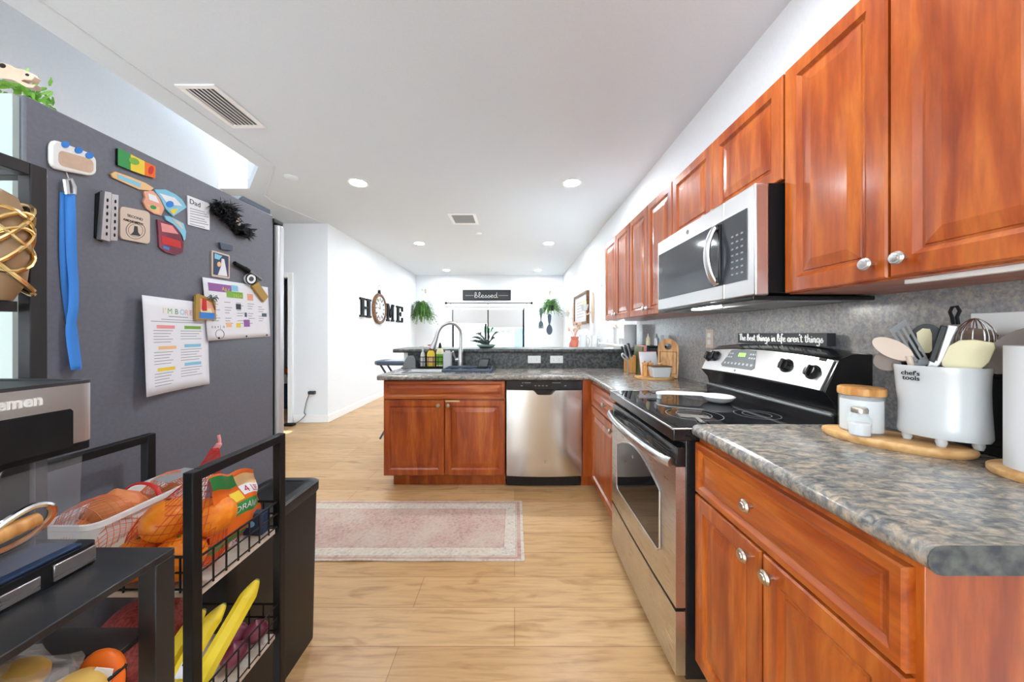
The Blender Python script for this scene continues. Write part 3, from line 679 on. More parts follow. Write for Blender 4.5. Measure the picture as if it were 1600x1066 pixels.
# dishwasher
t = thing('dishwasher', 'stainless steel dishwasher with black control strip in the peninsula', 'dishwasher', (.24, 2.9, 0))
x0, x1 = -.066, .542
emit('body', MB().box(x0+.004, x1-.004, YP+.03, 3.11, .10, ZC-.045), K['bplas'], t)
emit('kick_plate', MB().box(x0+.004, x1-.004, YP+.06, YP+.08, .005, .10), K['black'], t)
# gently bowed steel door with a pocket handle cut out of its top edge
xs = [x0+.002+(x1-x0-.004)*i/40 for i in range(41)]
def ztop(x):
    u = abs(x-.238)
    return .795-.036*max(0, min(1, (.085-u)/.03))
mb = MB(); rows = 14
def pt(i, k):
    x = xs[i]; z = .108+(ztop(x)-.108)*k/rows; u = (x-.238)/.3
    return (x, YP-.020*(1-u*u), z)
vs = [pt(i, k) for i in range(41) for k in range(rows+1)]+[(xs[i], YP+.03, .108) for i in range(41)]+[(xs[i], YP+.03, ztop(xs[i])) for i in range(41)]
fs = [(i*(rows+1)+k, (i+1)*(rows+1)+k, (i+1)*(rows+1)+k+1, i*(rows+1)+k+1) for i in range(40) for k in range(rows)]
o1 = 41*(rows+1); o2 = o1+41
fs += [(o2+i, o2+i+1, (i+1)*(rows+1)+rows, i*(rows+1)+rows) for i in range(40)]+[(o1+i, o1+i+1, (i+1)*(rows+1), i*(rows+1)) for i in range(40)]
fs += [(o1, o2, rows)+tuple(range(rows-1, -1, -1)), (o1+40, o2+40)+tuple(40*(rows+1)+k for k in range(rows, -1, -1))]
dd = emit('door', mb.add(vs, fs), K['steel'], t, smooth=30)
emit('pocket_handle', MB().box(.145, .331, YP+.004, YP+.03, .745, .80), K['black'], t)
emit('badge', MB().lathe([(0, 0), (.012, 0), (.013, .001), (.012, .003), (.008, .003), (.008, .002), (0, .002)], (0, 0, 0), 24, lambda a, b, c: (.25+a, YP-.021-c, .232+b)), K['nickel'], dd)
cpn = emit('control_panel', MB().box(x0, x1, YP-.003, YP+.03, .797, .872), K['black'], t, bevel=.004)
mb = MB(); DM = plane((0, YP-.0035, 0), (1, 0, 0), (0, 0, 1))
for a, w in ((.06, .012), (.08, .05), (.30, .05), (.33, .04)): mb.box(a, a+w, .852, .856, 0, .0006, M=DM)
for a in (.05, .16, .19, .22, .25, .40): mb.box(a, a+.014, .828, .833, 0, .0006, M=DM)
emit('printing', mb, K['lines'], cpn)

# L shaped countertop of the peninsula and corner
ct = thing('countertop', 'dark stone-look L-shaped countertop of the peninsula and corner', 'countertop', (.2, 2.85, ZC-.04))
XE = .588
mb = MB()
prof = roll(2.572, 3.13, ZC, .04)           # (y, z) profile, run along x, with sink opening
def slab(x0, x1, p): mb.prism(p, x0, x1, lambda a, b, c: (c, a, b))
SX0, SX1, SY0, SY1 = -.985, -.18, 2.655, 3.05
slab(-1.092, SX0, prof); slab(SX1, XE+.02, prof)
slab(SX0, SX1, roll(2.572, SY0, ZC, .04)); slab(SX0, SX1, [(SY1, ZC-.04), (SY1, ZC), (3.13, ZC), (3.13, ZC-.04)])
mb.prism(roll(XE, RW-.011, ZC, .04), 1.912, 2.592, lambda a, b, c: (a, c, b))
mb.box(XE+.02, RW-.011, 2.592, 3.13, ZC-.04, ZC)
emit('slab', mb, K['lam'], ct, smooth=30)
# pony wall, its backsplash, the bar top
struct('wall_bar', MB().box(-1.07, RW-.011, 3.14, 3.26, 0, 1.062), K['wall'], smooth=0)
t = thing('bar_backsplash', 'dark laminate upstand between the peninsula counter and the raised bar', 'backsplash', (.1, 3.135, ZC))
emit('panel', MB().box(-1.03, RW-.011, 3.131, 3.139, ZC-.02, 1.062), K['edge'], t, smooth=0)
bt = thing('breakfast_bar', 'raised dark laminate breakfast bar top above the sink', 'breakfast bar', (.06, 3.3, 1.062))
mb = MB().prism(roll(3.09, 3.52, 1.102, .038)[:-2]+[(3.501, 1.102), (3.515, 1.095), (3.52, 1.083), (3.515, 1.07), (3.501, 1.064)], -1.16, RW-.011, lambda a, b, c: (c, a, b))
emit('slab', mb, K['edge'], bt, smooth=30)
for xx in (0.13, .345):
    t = thing('duplex_outlet', ('white outlet plate set sideways in the bar upstand, nearer the sink', 'white outlet plate set sideways in the bar upstand, nearer the corner')[xx > .2], 'outlet', (xx+.07, 3.131, 1.0))
    q = plane((xx+.06, 3.131, .998), (1, 0, 0), (0, 0, 1))
    emit('plate', MB().box(-.062, .062, -.036, .036, 0, .006, M=q), K['white'], t, bevel=.003)
    for s in (-.026, .026):
        r_ = emit('receptacle', MB().box(s-.016, s+.016, -.015, .015, .006, .008, M=q), K['white'], t, bevel=.004)
        emit('slots', MB().box(s-.006, s+.002, -.008, -.006, .008, .0085, M=q).box(s-.006, s+.002, .006, .008, .008, .0085, M=q), K['ink'], r_)

# sink
t = thing('kitchen_sink', 'double bowl stainless steel sink set in the peninsula counter', 'sink', (-.58, 2.85, ZC))
mb = MB(); z1 = ZC+.004
def frame(x0, x1, y0, y1, hx):
    xs_ = [x0]+[v for h in hx for v in h]+[x1]
    mb.box(x0, x1, y0, y0+.03, ZC, z1); mb.box(x0, x1, y1-.075, y1, ZC, z1)
    for a, b in zip(xs_[::2], xs_[1::2]): mb.box(a, b, y0+.03, y1-.075, ZC, z1)
hx = ((SX0+.03, -.585), (-.55, SX1-.03))
frame(SX0-.015, SX1+.015, SY0-.015, SY1+.03, hx)
emit('rim', mb, K['satin'], t, bevel=.002)
for a, b in hx:
    q = MB(); y0, y1 = SY0+.017, SY1-.043; zb = ZC-.17
    R = lambda i, z: [(a+i, y0+i, z), (b-i, y0+i, z), (b-i, y1-i, z), (a+i, y1-i, z)]
    q.rings([R(0, z1-.001), R(.006, ZC-.02), R(.012, zb+.02), R(.03, zb), R(.03, zb-.002), R(.004, zb), R(-.002, ZC-.02), R(-.002, z1-.002)], True, False, False)
    q.add(R(.03, zb), [(0, 1, 2, 3)])
    bo = emit('bowl', q, K['satin'], t, smooth=0)
    emit('drain', MB().lathe([(0, 0), (.04, 0), (.042, .003), (0, .002)], ((a+b)/2, (y0+y1)/2, zb), 20), K['chrome'], bo)
# faucet
fx, fy = -.505, 3.045
t = thing('faucet', 'gooseneck pull-down faucet in brushed nickel arching over the sink', 'faucet', (fx, fy, z1))
emit('base', MB().lathe([(0, 0), (.032, 0), (.032, .008), (.026, .014), (.026, .12), (.022, .135), (.022, .18), (.017, .20), (0, .20)], (fx, fy, z1), 24), K['satin'], t)
emit('neck', MB().tube(smooth_path([(fx, fy, z1+.19), (fx, fy, 1.235), (fx-.008, fy-.01, 1.285), (fx-.05, fy-.03, 1.335), (fx-.10, fy-.05, 1.345), (fx-.155, fy-.075, 1.32), (fx-.19, fy-.095, 1.265), (fx-.205, fy-.10, 1.21)], 8), .0155, 14), K['satin'], t)
sp_ = emit('spray_head', MB().tube([(fx-.203, fy-.10, 1.22), (fx-.212, fy-.104, 1.185), (fx-.232, fy-.11, 1.13), (fx-.238, fy-.112, 1.112), (fx-.24, fy-.113, 1.105)], [.0165, .018, .027, .029, .022], 16), K['satin'], t)
emit('spray_face', MB().tube([(fx-.2395, fy-.1125, 1.107), (fx-.2415, fy-.113, 1.101)], .021, 14), K['ink'], sp_)
lv = emit('lever', MB().tube([(fx-.02, fy, z1+.085), (fx-.052, fy-.004, z1+.085)], [.019, .017], 14).tube(smooth_path([(fx-.046, fy-.004, z1+.09), (fx-.062, fy-.02, z1+.13), (fx-.067, fy-.03, z1+.165)]), [.009]*12+[.006], 10), K['satin'], t)
# sink caddy and bottles, placed on the rim deck behind the left bowl
zd = z1
t = thing('wire_caddy', 'black wire caddy of dish soaps behind the left sink bowl', 'caddy', (-.75, 3.07, zd))
cx0, cx1, cy0, cy1 = -.90, -.665, 3.025, 3.115
mb = MB()
for z in (zd+.02, zd+.065, zd+.11):
    mb.tube([(cx0, cy0, z), (cx1, cy0, z), (cx1, cy1, z), (cx0, cy1, z)], .0035, 6, True)
for x in [cx0+i*(cx1-cx0)/5 for i in range(6)]: mb.tube([(x, cy0, zd+.02), (x, cy0, zd+.11)], .0025, 5); mb.tube([(x, cy1, zd+.02), (x, cy1, zd+.11)], .0025, 5)
emit('wire_frame', mb, K['bmetal'], t)
emit('tray', MB().box(cx0, cx1, cy0, cy1, zd+.004, zd+.016), K['bmetal'], t, bevel=.003)
zt = zd+.016
def bottle(x, y, z, r, h, body, cap, label, kind='pump', sx=1, name='soap_bottle', ch=.05, grp=None):
    t = thing(name, label, 'bottle', (x, y, z), grp)
    emit('body', MB().lathe([(0, 0), (r, 0), (r, h*.78), (r*.75, h*.92), (r*.38, h), (0, h)], (x, y, z), 20, None, 1, sx), K[body], t)
    if kind == 'pump':
        emit('pump', MB().lathe([(0, h), (r*.42, h), (r*.42, h+ch*.5), (r*.15, h+ch*.55), (r*.15, h+ch)], (x, y, z), 14).tube([(x-.03, y-.005, z+h+ch*.95), (x+.01, y, z+h+ch)], .006, 8), K[cap], t)
    else:
        emit('cap', MB().lathe([(0, h), (r*.42, h), (r*.34, h+ch*.5), (r*.16, h+ch), (0, h+ch)], (x, y, z), 14), K[cap], t)
    return t
b1 = bottle(-.79, 3.07, zt, .038, .155, 'yellow', 'red', 'yellow soap bottle with a red pump in the wire caddy', 'pump', .7)
emit('label_band', MB().lathe([(.0385, .03), (.0385, .10)], (-.79, 3.07, zt), 20, None, 1, .7), K['tang'], b1)
b2 = bottle(-.705, 3.07, zt, .036, .175, 'cream', 'ink', 'pale green dish liquid with a black cap in the wire caddy', 'cap', .7)
emit('label_band', MB().lathe([(.0365, .02), (.0365, .12)], (-.705, 3.07, zt), 20, None, 1, .7), K['lime'], b2)
b3 = bottle(-.868, 3.07, zt, .022, .14, 'cer', 'cer', 'slim white spray bottle at the left end of the wire caddy', 'pump')
t = thing('soap_dispenser', 'square white soap dispenser beside the faucet', 'dispenser', (-.61, 3.045, zd))
emit('body', MB().box(-.665, -.588, 3.015, 3.072, zd, zd+.155), K['cer'], t, bevel=.008); emit('cap', MB().box(-.648, -.605, 3.025, 3.06, zd+.155, zd+.17), K['cer'], t, bevel=.003)
t = thing('sponge_holder', 'grey plastic scraper holder behind the left end of the sink', 'holder', (-1.0, 3.08, zd))
q = lambda a, b, c: (a, c, b)
emit('body', MB().prism([(-1.075, ZC), (-.94, ZC), (-.945, ZC+.09), (-.965, ZC+.125), (-1.02, ZC+.12), (-1.05, ZC+.07)], 3.09, 3.125, q), K['grey'], t, bevel=.006)
emit('foot', MB().box(-1.08, -.935, 3.086, 3.128, ZC, ZC+.012), K['grey'], t, bevel=.003)
t = thing('dish_rack', 'black-edged dish rack with a utensil cup over the right sink bowl', 'dish rack', (-.38, 2.85, z1))
a0, a1, c0, c1 = -.60, -.20, 2.70, 2.99
emit('rim', MB().tube([(a0, c0, z1+.02), (a1, c0, z1+.02), (a1, c1, z1+.02), (a0, c1, z1+.02)], .012, 8, True), K['slate'], t)
mb = MB()
for i in range(9): x = a0+.02+i*.044; mb.tube([(x, c0, z1+.02), (x, c0+.03, ZC-.06), (x, c1-.03, ZC-.06), (x, c1, z1+.02)], .003, 5)
emit('wire_basket', mb, K['chrome'], t)
emit('utensil_cup', MB().rings([[(a1-.085+sx_*.045-k*.0, 2.86+sy_*.04, z1+.022+zz) for sx_, sy_ in ((-1, -1), (1, -1), (1, 1), (-1, 1))] for k, zz in ((0, 0),)]+[[(a1-.06+sx_*.045, 2.86+sy_*.04, z1+.11) for sx_, sy_ in ((-1, -1), (1, -1), (1, 1), (-1, 1))]]), K['black'], t, bevel=.006, smooth=0)

# ------------------------------------------------------------------ range
RY0, RY1, RXF = 1.147, 1.905, .572
t = thing('electric_range', 'stainless steel electric range with black glass cooktop', 'range', (.9, 1.52, 0))
emit('body', MB().box(RXF+.035, RW-.03, RY0+.004, RY1-.004, .02, .885), K['black'], t, bevel=.003)
RMx = plane((RXF, 0, 0), (0, -1, 0), (0, 0, 1))       # a=-y, c = towards room
def bow(a0, a1, b0, b1, c0, amt, n=24):
    m = MB(); A = [a0+(a1-a0)*i/n for i in range(n+1)]; f = lambda a: c0+amt*(1-((a-(a0+a1)/2)/((a1-a0)/2))**2)
    vs = [RMx(a, b, f(a)) for a in A for b in (b0, b1)]+[RMx(a, b, -.034) for a in A for b in (b0, b1)]
    k = 2*(n+1); fs = []
    for i in range(n):
        o = 2*i; fs += [(o, o+2, o+3, o+1), (k+o, k+o+1, k+o+3, k+o+2), (o, k+o, k+o+2, o+2), (o+1, o+3, k+o+3, k+o+1)]
    fs += [(0, 1, k+1, k), (2*n, k+2*n, k+2*n+1, 2*n+1)]
    return m.add(vs, fs)
dr = emit('oven_door', bow(-RY1+.004, -RY0-.004, .275, .775, 0, .006), K['steely'], t, smooth=30)
# window: arched top, curved corners
wy0, wy1 = -RY1+.115, -RY0-.115
win = [(wy0+.02, .395), (wy0, .415)]+[(wy0+(wy1-wy0)*i/14, .640+.075*math.sin(PI*i/14)) for i in range(15)]+[(wy1, .415), (wy1-.02, .395)]
emit('window', MB().prism(win, .0055, .0078, RMx), K['glassblk'], dr, smooth=30)
mb = MB().tube([RMx(a, b, .0075) for a, b in win], .004, 6, True); emit('window_frame', mb, K['steely'], dr)
emit('badge', MB().lathe([(0, 0), (.008, 0), (.008, .001), (.0, .0012)], (0, 0, 0), 18, lambda a, b, c: RMx(-1.55+a, .66+b, .008+c)), K['grey'], dr)
h = [RMx(-RY1+.012+(RY1-RY0-.024)*i/20, .788-.012*0+.0*i, .012+.042*math.sin(PI*(i/20))**.55) for i in range(21)]
emit('handle', MB().tube(h, .0155, 12, flat=1.15), K['steely'], dr)
emit('drawer', bow(-RY1+.004, -RY0-.004, .035, .262, 0, .006), K['steely'], t, smooth=30)
emit('drawer_gap', MB().box(-RY1+.004, -RY0-.004, .262, .275, -.03, .001, M=RMx), K['ink'], t)
vn = emit('vent_strip', MB().box(-RY1+.004, -RY0-.004, .775, .845, -.035, -.004, M=RMx), K['black'], t, bevel=.002)
mb = MB()
for a0_, a1_ in ((-1.86, -1.70), (-1.64, -1.42), (-1.36, -1.2)):
    for k in range(4): mb.box(a0_, a1_, .815-.011*k, .819-.011*k, -.0042, -.0022, M=RMx)
emit('louvres', mb, K['dgrey'], vn)
tp = emit('cooktop', MB().box(RXF-.012, 1.16, RY0, RY1, .868, .914), K['black'], t, bevel=.006)
emit('trim_edge', MB().tube([(RXF-.012, RY0, .912), (RXF-.012, RY1, .912)], .0035, 8).tube([(RXF-.012, RY0, .912), (1.15, RY0, .912)], .003, 8).tube([(RXF-.012, RY1, .912), (1.15, RY1, .912)], .003, 8), K['satin'], tp)
emit('glass_surface', MB().box(RXF+.012, 1.13, RY0+.012, RY1-.012, .914, .9155), K['glassblk'], tp)
for x, y, r in ((.74, 1.34, .105), (.74, 1.71, .085), (1.0, 1.34, .08), (1.0, 1.71, .1)):
    mb = MB()
    for rr in (r, r*.62): mb.lathe([(rr-.001, .9156), (rr+.001, .9156), (rr+.001, .9159), (rr-.001, .9159), (rr-.001, .9156)], (x, y, 0), 48, cap=False)
    emit('burner_ring', mb, K['grey'], tp)
# back guard
prof = [(1.13, .90), (1.125, .955), (1.14, .965), (1.13, 1.0), (1.095, 1.045), (1.15, 1.165), (1.20, 1.188), (RW-.012, 1.188), (RW-.012, .90)]
def guard(y): 
    u = (y-(RY0+RY1)/2)/((RY1-RY0)/2); dz = .022*(1-u*u)-.012
    return [(x, y, z+(dz if z > 1.1 else dz*.3 if z > 1.02 else 0)) for x, z in prof]
ys = [RY0+(RY1-RY0)*i/16 for i in range(17)]
gd = emit('back_guard', MB().rings([guard(y) for y in ys]), K['black'], t, smooth=30, bevel=.004)
emit('ridge_trim', MB().tube([(1.128, RY0+.005, .958), (1.128, RY1-.005, .958)], .006, 8), K['grey'], gd)
def gpt(y, s, c=0):           # point on the slanted panel; s 0..1 up the slope, c outwards
    g = guard(y); a, b = Vector(g[4]), Vector(g[5]); n = Vector((-(b.z-a.z), 0, b.x-a.x)).normalized()
    return tuple(a+(b-a)*s+n*c)
yy = [RY0+.014+(RY1-RY0-.028)*i/16 for i in range(17)]
pnl = emit('control_panel', MB().rings([[gpt(y, .02, .0), gpt(y, .02, .006), gpt(y, .96, .006), gpt(y, .96, .0)] for y in yy]), K['mwface'], gd, smooth=30)
GM = lambda y, s, c: gpt(-y, s, c)
dy0, dy1 = -1.72, -1.505
dsp = [(-1.735, .30), (-1.70, .92), (-1.62, .955), (-1.53, .92), (-1.495, .30), (-1.51, .22), (-1.72, .22)]
dp = emit('display', MB().prism([(a, s) for a, s in dsp], .006, .0085, GM), K['disp'], pnl)
mb = MB()
for a in range(4): mb.prism([(-1.632+a*.013, .66), (-1.623+a*.013, .66), (-1.623+a*.013, .80), (-1.632+a*.013, .80)], .0085, .0092, GM)
emit('clock_digits', mb, K['led'], dp)
mb = MB()
for i in range(8): a = -1.715+i*.027; mb.prism([(a, .34), (a+.013, .34), (a+.013, .42), (a, .42)], .0085, .009, GM)
for i in range(3):
    for s in (.6, .74): mb.prism([(-1.715+i*.016, s), (-1.705+i*.016, s), (-1.705+i*.016, s+.06), (-1.715+i*.016, s+.06)], .0085, .009, GM); mb.prism([(-1.555+i*.016, s), (-1.545+i*.016, s), (-1.545+i*.016, s+.06), (-1.555+i*.016, s+.06)], .0085, .009, GM)
emit('printing', mb, K['lines'], dp)
for y, s in ((1.865, .62), (1.81, .64), (1.335, .55), (1.215, .5)):
    o_ = Vector(gpt(y, s, .006)); up = (Vector(gpt(y, .9))-Vector(gpt(y, .1))).normalized(); q = plane(o_, (0, -1, 0), up)
    kb = emit('control_knob', MB().lathe([(0, 0), (.029, 0), (.029, .004), (.026, .006), (.022, .02), (.0, .02)], (0, 0, 0), 28, q), K['black'], pnl)
    emit('grip', MB().box(-.007, .007, -.021, .021, .018, .031, M=q), K['black'], kb, bevel=.003)
emit('badge', MB().lathe([(0, 0), (.006, 0), (.0058, .001), (0, .001)], (0, 0, 0), 16, lambda a, b, c: GM(-1.615+a, .12+b*8, .006+c)), K['grey'], pnl)
mb = MB().prism([(-1.215, .88), (-1.185, .88), (-1.185, .97), (-1.215, .97)], .006, .007, GM); emit('warning_mark', mb, K['ink'], pnl)
# spoon rest + tongs on the cooktop
t = thing('spoon_rest', 'white ceramic spoon rest lying on the black cooktop', 'spoon rest', (.85, 1.6, .9161))
z = .9161; hdl = smooth_path([(.735, 1.665, z+.028), (.78, 1.65, z+.032), (.87, 1.62, z+.034), (.93, 1.595, z+.034)])
mb = MB(); R = []
for i, p in enumerate(hdl):
    u = i/(len(hdl)-1); w = .018+.008*math.sin(PI*u)+.012*u
    R.append([(p.x+w*math.cos(k)*.35, p.y+w*math.sin(k), p.z+.007*math.sin(k*1.0+1.2)) for k in [2*PI*j/12 for j in range(12)]])
mb.rings(R)
emit('handle', mb, K['cer'], t)
emit('dish', MB().lathe([(0, .004), (.035, .0), (.06, .012), (.075, .030), (.07, .032), (.05, .016), (0, .010)], (.985, 1.575, z), 30), K['cer'], t)
emit('rest_foot', MB().tube([(.74, 1.663, z+.001), (.742, 1.662, z+.026)], .012, 10), K['cer'], t)
t = thing('metal_spatula', 'steel spatula with a black hanging ring lying at the front of the cooktop', 'spatula', (.70, 1.22, .9161))
emit('blade', MB().prism([(.66, 1.29), (.76, 1.26), (.775, 1.30), (.675, 1.345)], z+.001, z+.003), K['steely'], t)
emit('handle', MB().tube([(.715, 1.275, z+.004), (.685, 1.19, z+.010), (.68, 1.17, z+.011)], .006, 8), K['steely'], t)
emit('hanging_ring', MB().tube([(.675+.014*math.cos(a), 1.16+.014*math.sin(a), z+.008) for a in [2*PI*k/16 for k in range(16)]], .004, 6, True), K['ink'], t)
# sign on the guard
t = thing('quote_block', 'long black wooden block with white lettering standing on the range back guard', 'sign', (1.235, 1.51, 1.186))
zb = 1.199
emit('block', MB().box(1.215, 1.25, 1.262, 1.765, zb, zb+.052), K['dgrey'], t, bevel=.001)
QM = plane((1.2148, 0, 0), (0, -1, 0), (0, 0, 1))
mb = MB(); script_mb(mb, "The best things in life aren't things", -1.752, -1.275, zb+.014, QM, .034, .0022)
emit('lettering', mb, K['white'], t)

# ------------------------------------------------------------------ microwave
MX, MY0, MY1, MZ0, MZ1 = .832, 1.122, 1.888, 1.378, 1.772
t = thing('microwave', 'stainless steel over-the-range microwave with a bowed handle', 'microwave', (1.05, 1.5, MZ0))
emit('body', MB().box(MX+.05, RW-.012, MY0+.004, MY1-.004, MZ0+.012, MZ1), K['ink'], t, bevel=.002)
MM = plane((MX, 0, 0), (0, -1, 0), (0, 0, 1)); ys_ = -1.292
mdoor = emit('door', MB().box(-MY1, ys_-.001, MZ0+.004, MZ1, -.05, 0, M=MM), K['mwface'], t, bevel=.006)
mctl = emit('control_panel', MB().box(ys_+.001, -MY0, MZ0+.004, MZ1, -.05, 0, M=MM), K['mwface'], t, bevel=.006)
emit('window', MB().prism([(-1.868, 1.442), (ys_-.002, 1.442), (ys_-.002, 1.698), (-1.868, 1.698)], .0, .0025, MM), K['mwglass'], mdoor)
kp = emit('keypad', MB().prism([(ys_+.002, 1.442), (-1.16, 1.442), (-1.16, 1.698), (ys_+.002, 1.698)], .0, .0025, MM), K['mwglass'], mctl)
mb = MB(); rnd = random.Random(2)
for i in range(7):
    for j in range(3): mb.box(ys_+.05+j*.026, ys_+.062+j*.026, 1.47+i*.024, 1.476+i*.024, .0025, .003, M=MM)
emit('key_printing', mb, K['lines'], kp)
emit('badge', MB().lathe([(0, 0), (.011, 0), (.011, .0012), (0, .0015)], (0, 0, 0), 20, lambda a, b, c: MM(-1.56+a, 1.737+b, c)), K['grey'], mdoor)
hp = [MM(-1.325, 1.45+.235*i/16, .008+.040*math.sin(PI*i/16)**.7) for i in range(17)]
emit('handle', MB().tube(hp, .017, 12, flat=.6), K['mwface'], mdoor)
emit('handle_mount', MB().box(-1.345, -1.30, 1.452, 1.475, 0, .02, M=MM).box(-1.345, -1.30, 1.665, 1.688, 0, .02, M=MM).box(-1.31, -1.298, 1.452, 1.688, .0, .012, M=MM), K['black'], mdoor, bevel=.003)
un = emit('underside', MB().box(MX+.0, RW-.02, MY0+.01, MY1-.01, MZ0-.012, MZ0+.004), K['black'], t, bevel=.004)
for y in (1.3, 1.68): emit('grease_filter', MB().box(MX+.1, RW-.12, y-.15, y+.15, MZ0-.016, MZ0-.012), K['grey'], un)
lmp = emit('work_light', MB().box(MX+.03, MX+.075, 1.42, 1.58, MZ0-.015, MZ0-.012), K['hotlamp'], un)

# ------------------------------------------------------------------ upper cabinets
UX, UZ0, UZ1 = .94, 1.383, 2.145
UM = plane((UX, 0, 0), (0, -1, 0), (0, 0, 1))
def upper(y0, y1, splits, z0, label, kz=None, knobs=(), km='satin'):
    t = thing('wall_cabinet', label, 'cabinet', ((UX+RW)/2, (y0+y1)/2, z0))
    emit('carcass', MB().box(UX, RW-.001, y0, y1, z0, UZ1), K['cv'], t, bevel=.002)
    e = [y0]+splits+[y1]
    for i, (a, b) in enumerate(zip(e, e[1:])):
        d = emit('door', panel(MB(), UM, -b+.003, -a-.003, z0+.004, UZ1-.004, .02, .052), K['cv'], t, smooth=0)
        if knobs: knob(UM, knobs[i], kz, .02, d, .0145, km)
    return t
uc = upper(.49, 1.11, [.80], UZ0, 'large cherry wall cabinet nearest the viewpoint, right of the microwave', UZ0+.045, (-.765, -.835))
emit('light_bar', MB().box(UX+.02, UX+.04, .60, .80, UZ0-.012, UZ0), K['white'], uc, bevel=.002)
upper(1.113, 1.895, [1.51], 1.776, 'short two-door cherry wall cabinet above the microwave', 1.80, (-1.475, -1.545))
upper(1.898, 2.60, [2.25], UZ0-.01, 'tall cherry wall cabinet just beyond the microwave', UZ0+.04, (-2.215, -2.285))
upper(2.603, 3.30, [2.95], UZ0-.01, 'farthest tall cherry wall cabinet, above the end of the bar', UZ0+.04, (-2.915, -2.985))
t = thing('duplex_outlet', 'white outlet on the backsplash between the cutting board and the range', 'outlet', (RW-.01, 2.03, 1.17))
q = plane((RW-.01, 2.11, 1.215), (0, -1, 0), (0, 0, 1))
emit('plate', MB().box(-.037, .037, -.06, .06, 0, .006, M=q), K['linen'], t, bevel=.002)
for s in (-.022, .022):
    emit('receptacle', MB().box(-.016, .016, s-.014, s+.014, .006, .008, M=q), K['white'], t, bevel=.003)
# ------------------------------------------------------------------ near counter things
ZT = ZN+.0002
def boxg(*a, **k): return MB().box(*a, **k)
uv, nv = Vector((.61, -.79, 0)), Vector((-.79, -.61, 0))
uv.normalize(); nv.normalize()
bc = Vector((1.085, .935, 0))
t = thing('serving_board', 'oval light wood board under the canister and the utensil crock', 'board', (bc.x, bc.y, ZT))
def oval(a, b, n=40): return [(a*math.cos(2*PI*k/n), b*math.sin(2*PI*k/n)) for k in range(n)]
OB = lambda a, b, c: tuple(bc+uv*a+nv*b+Vector((0, 0, ZT+c)))
mb = MB(); mb.rings([[OB(a, b, c) for a, b in oval(.148*s, .082*s)] for s, c in ((.93, 0), (.98, .006), (1, .014), (.985, .021), (.96, .023))])
emit('slab', mb, K['wood'], t)
ZB = ZT+.0232
# glass canister with wood lid
cc = (1.065, 1.0, ZB)
cc = (1.052, .985, ZB)
t = thing('canister', 'glass canister of white powder with a wooden lid', 'canister', cc)
emit('jar', MB().lathe([(0, 0), (.047, 0), (.05, .004), (.05, .11), (.047, .112), (.047, .006), (0, .005)], cc, 32), K['glass'], t)
emit('contents', MB().lathe([(0, .006), (.0465, .006), (.0465, .098), (0, .1)], cc, 32), K['matw'], t)
emit('lid', MB().lathe([(0, .112), (.052, .112), (.053, .118), (.052, .132), (.048, .135), (0, .135)], cc, 32), K['bamboo'], t)
sc_ = (1.005, .945, ZB)
t = thing('salt_shaker', 'small glass salt shaker standing in front of the canister', 'salt shaker', sc_)
emit('jar', MB().rings([[(sc_[0]+r*math.cos(a+.9), sc_[1]+r*math.sin(a+.9), sc_[2]+z) for a in [2*PI*k/20 for k in range(20)]] for r, z in ((.024, 0), (.026, .004), (.026, .050), (.018, .062), (.016, .066))]), K['glass'], t)
emit('salt', MB().rings([[(sc_[0]+r*math.cos(a+.9), sc_[1]+r*math.sin(a+.9), sc_[2]+z) for a in [2*PI*k/20 for k in range(20)]] for r, z in ((.022, .003), (.0235, .036))]), K['matw'], t)
emit('cap', MB().lathe([(0, .066), (.018, .066), (.0185, .076), (.016, .081), (0, .082)], sc_, 20), K['nickel'], t)
# crock
kc = Vector((1.15, .875, 0)); 
CM = lambda a, b, c: tuple(kc+uv*a+nv*b+Vector((0, 0, ZB+c)))
t = thing('utensil_crock', "wide white ceramic crock reading chef's tools, full of utensils", 'crock', (kc.x, kc.y, ZB))
def wob(a, z): return 1+.025*math.sin(3*a+1)*math.sin(z*22)+.012*math.sin(5*a+z*30)
R = []
for s, z in ((.80, .018), (.92, .020), (.965, .03), (.95, .05), (.935, .10), (.955, .15), (.975, .19), (1.0, .205), (.985, .209), (.95, .205), (.92, .15), (.92, .03)):
    R.append([CM(.083*s*math.cos(a)*wob(a, z), .056*s*math.sin(a)*wob(a, z), z) for a in [2*PI*k/48 for k in range(48)]])
emit('vessel', MB().rings(R), K['cer'], t)
for a, b in ((-.058, .010), (.0, .040), (.058, .008), (0, -.038)):
    emit('foot', MB().lathe([(0, 0), (.008, 0), (.011, .010), (.010, .022), (0, .022)], CM(a, b, 0), 16), K['cer'], t)
TM = plane(CM(-.066, .043, .172), uv*.93+nv*.36, (0, 0, 1))
TM0 = plane(CM(-.068, .0405, .183), (uv*.90+nv*.42), (0, 0, 1))
mb = MB(); text_mb(mb, "chef's", .0165, TM0, .0006, bold=.0003); text_mb(mb, 'tools', .0165, lambda a, b, c: TM0(a+.003, b-.0135, c), .0006, bold=.0003)
emit('lettering', mb, K['ink'], t)
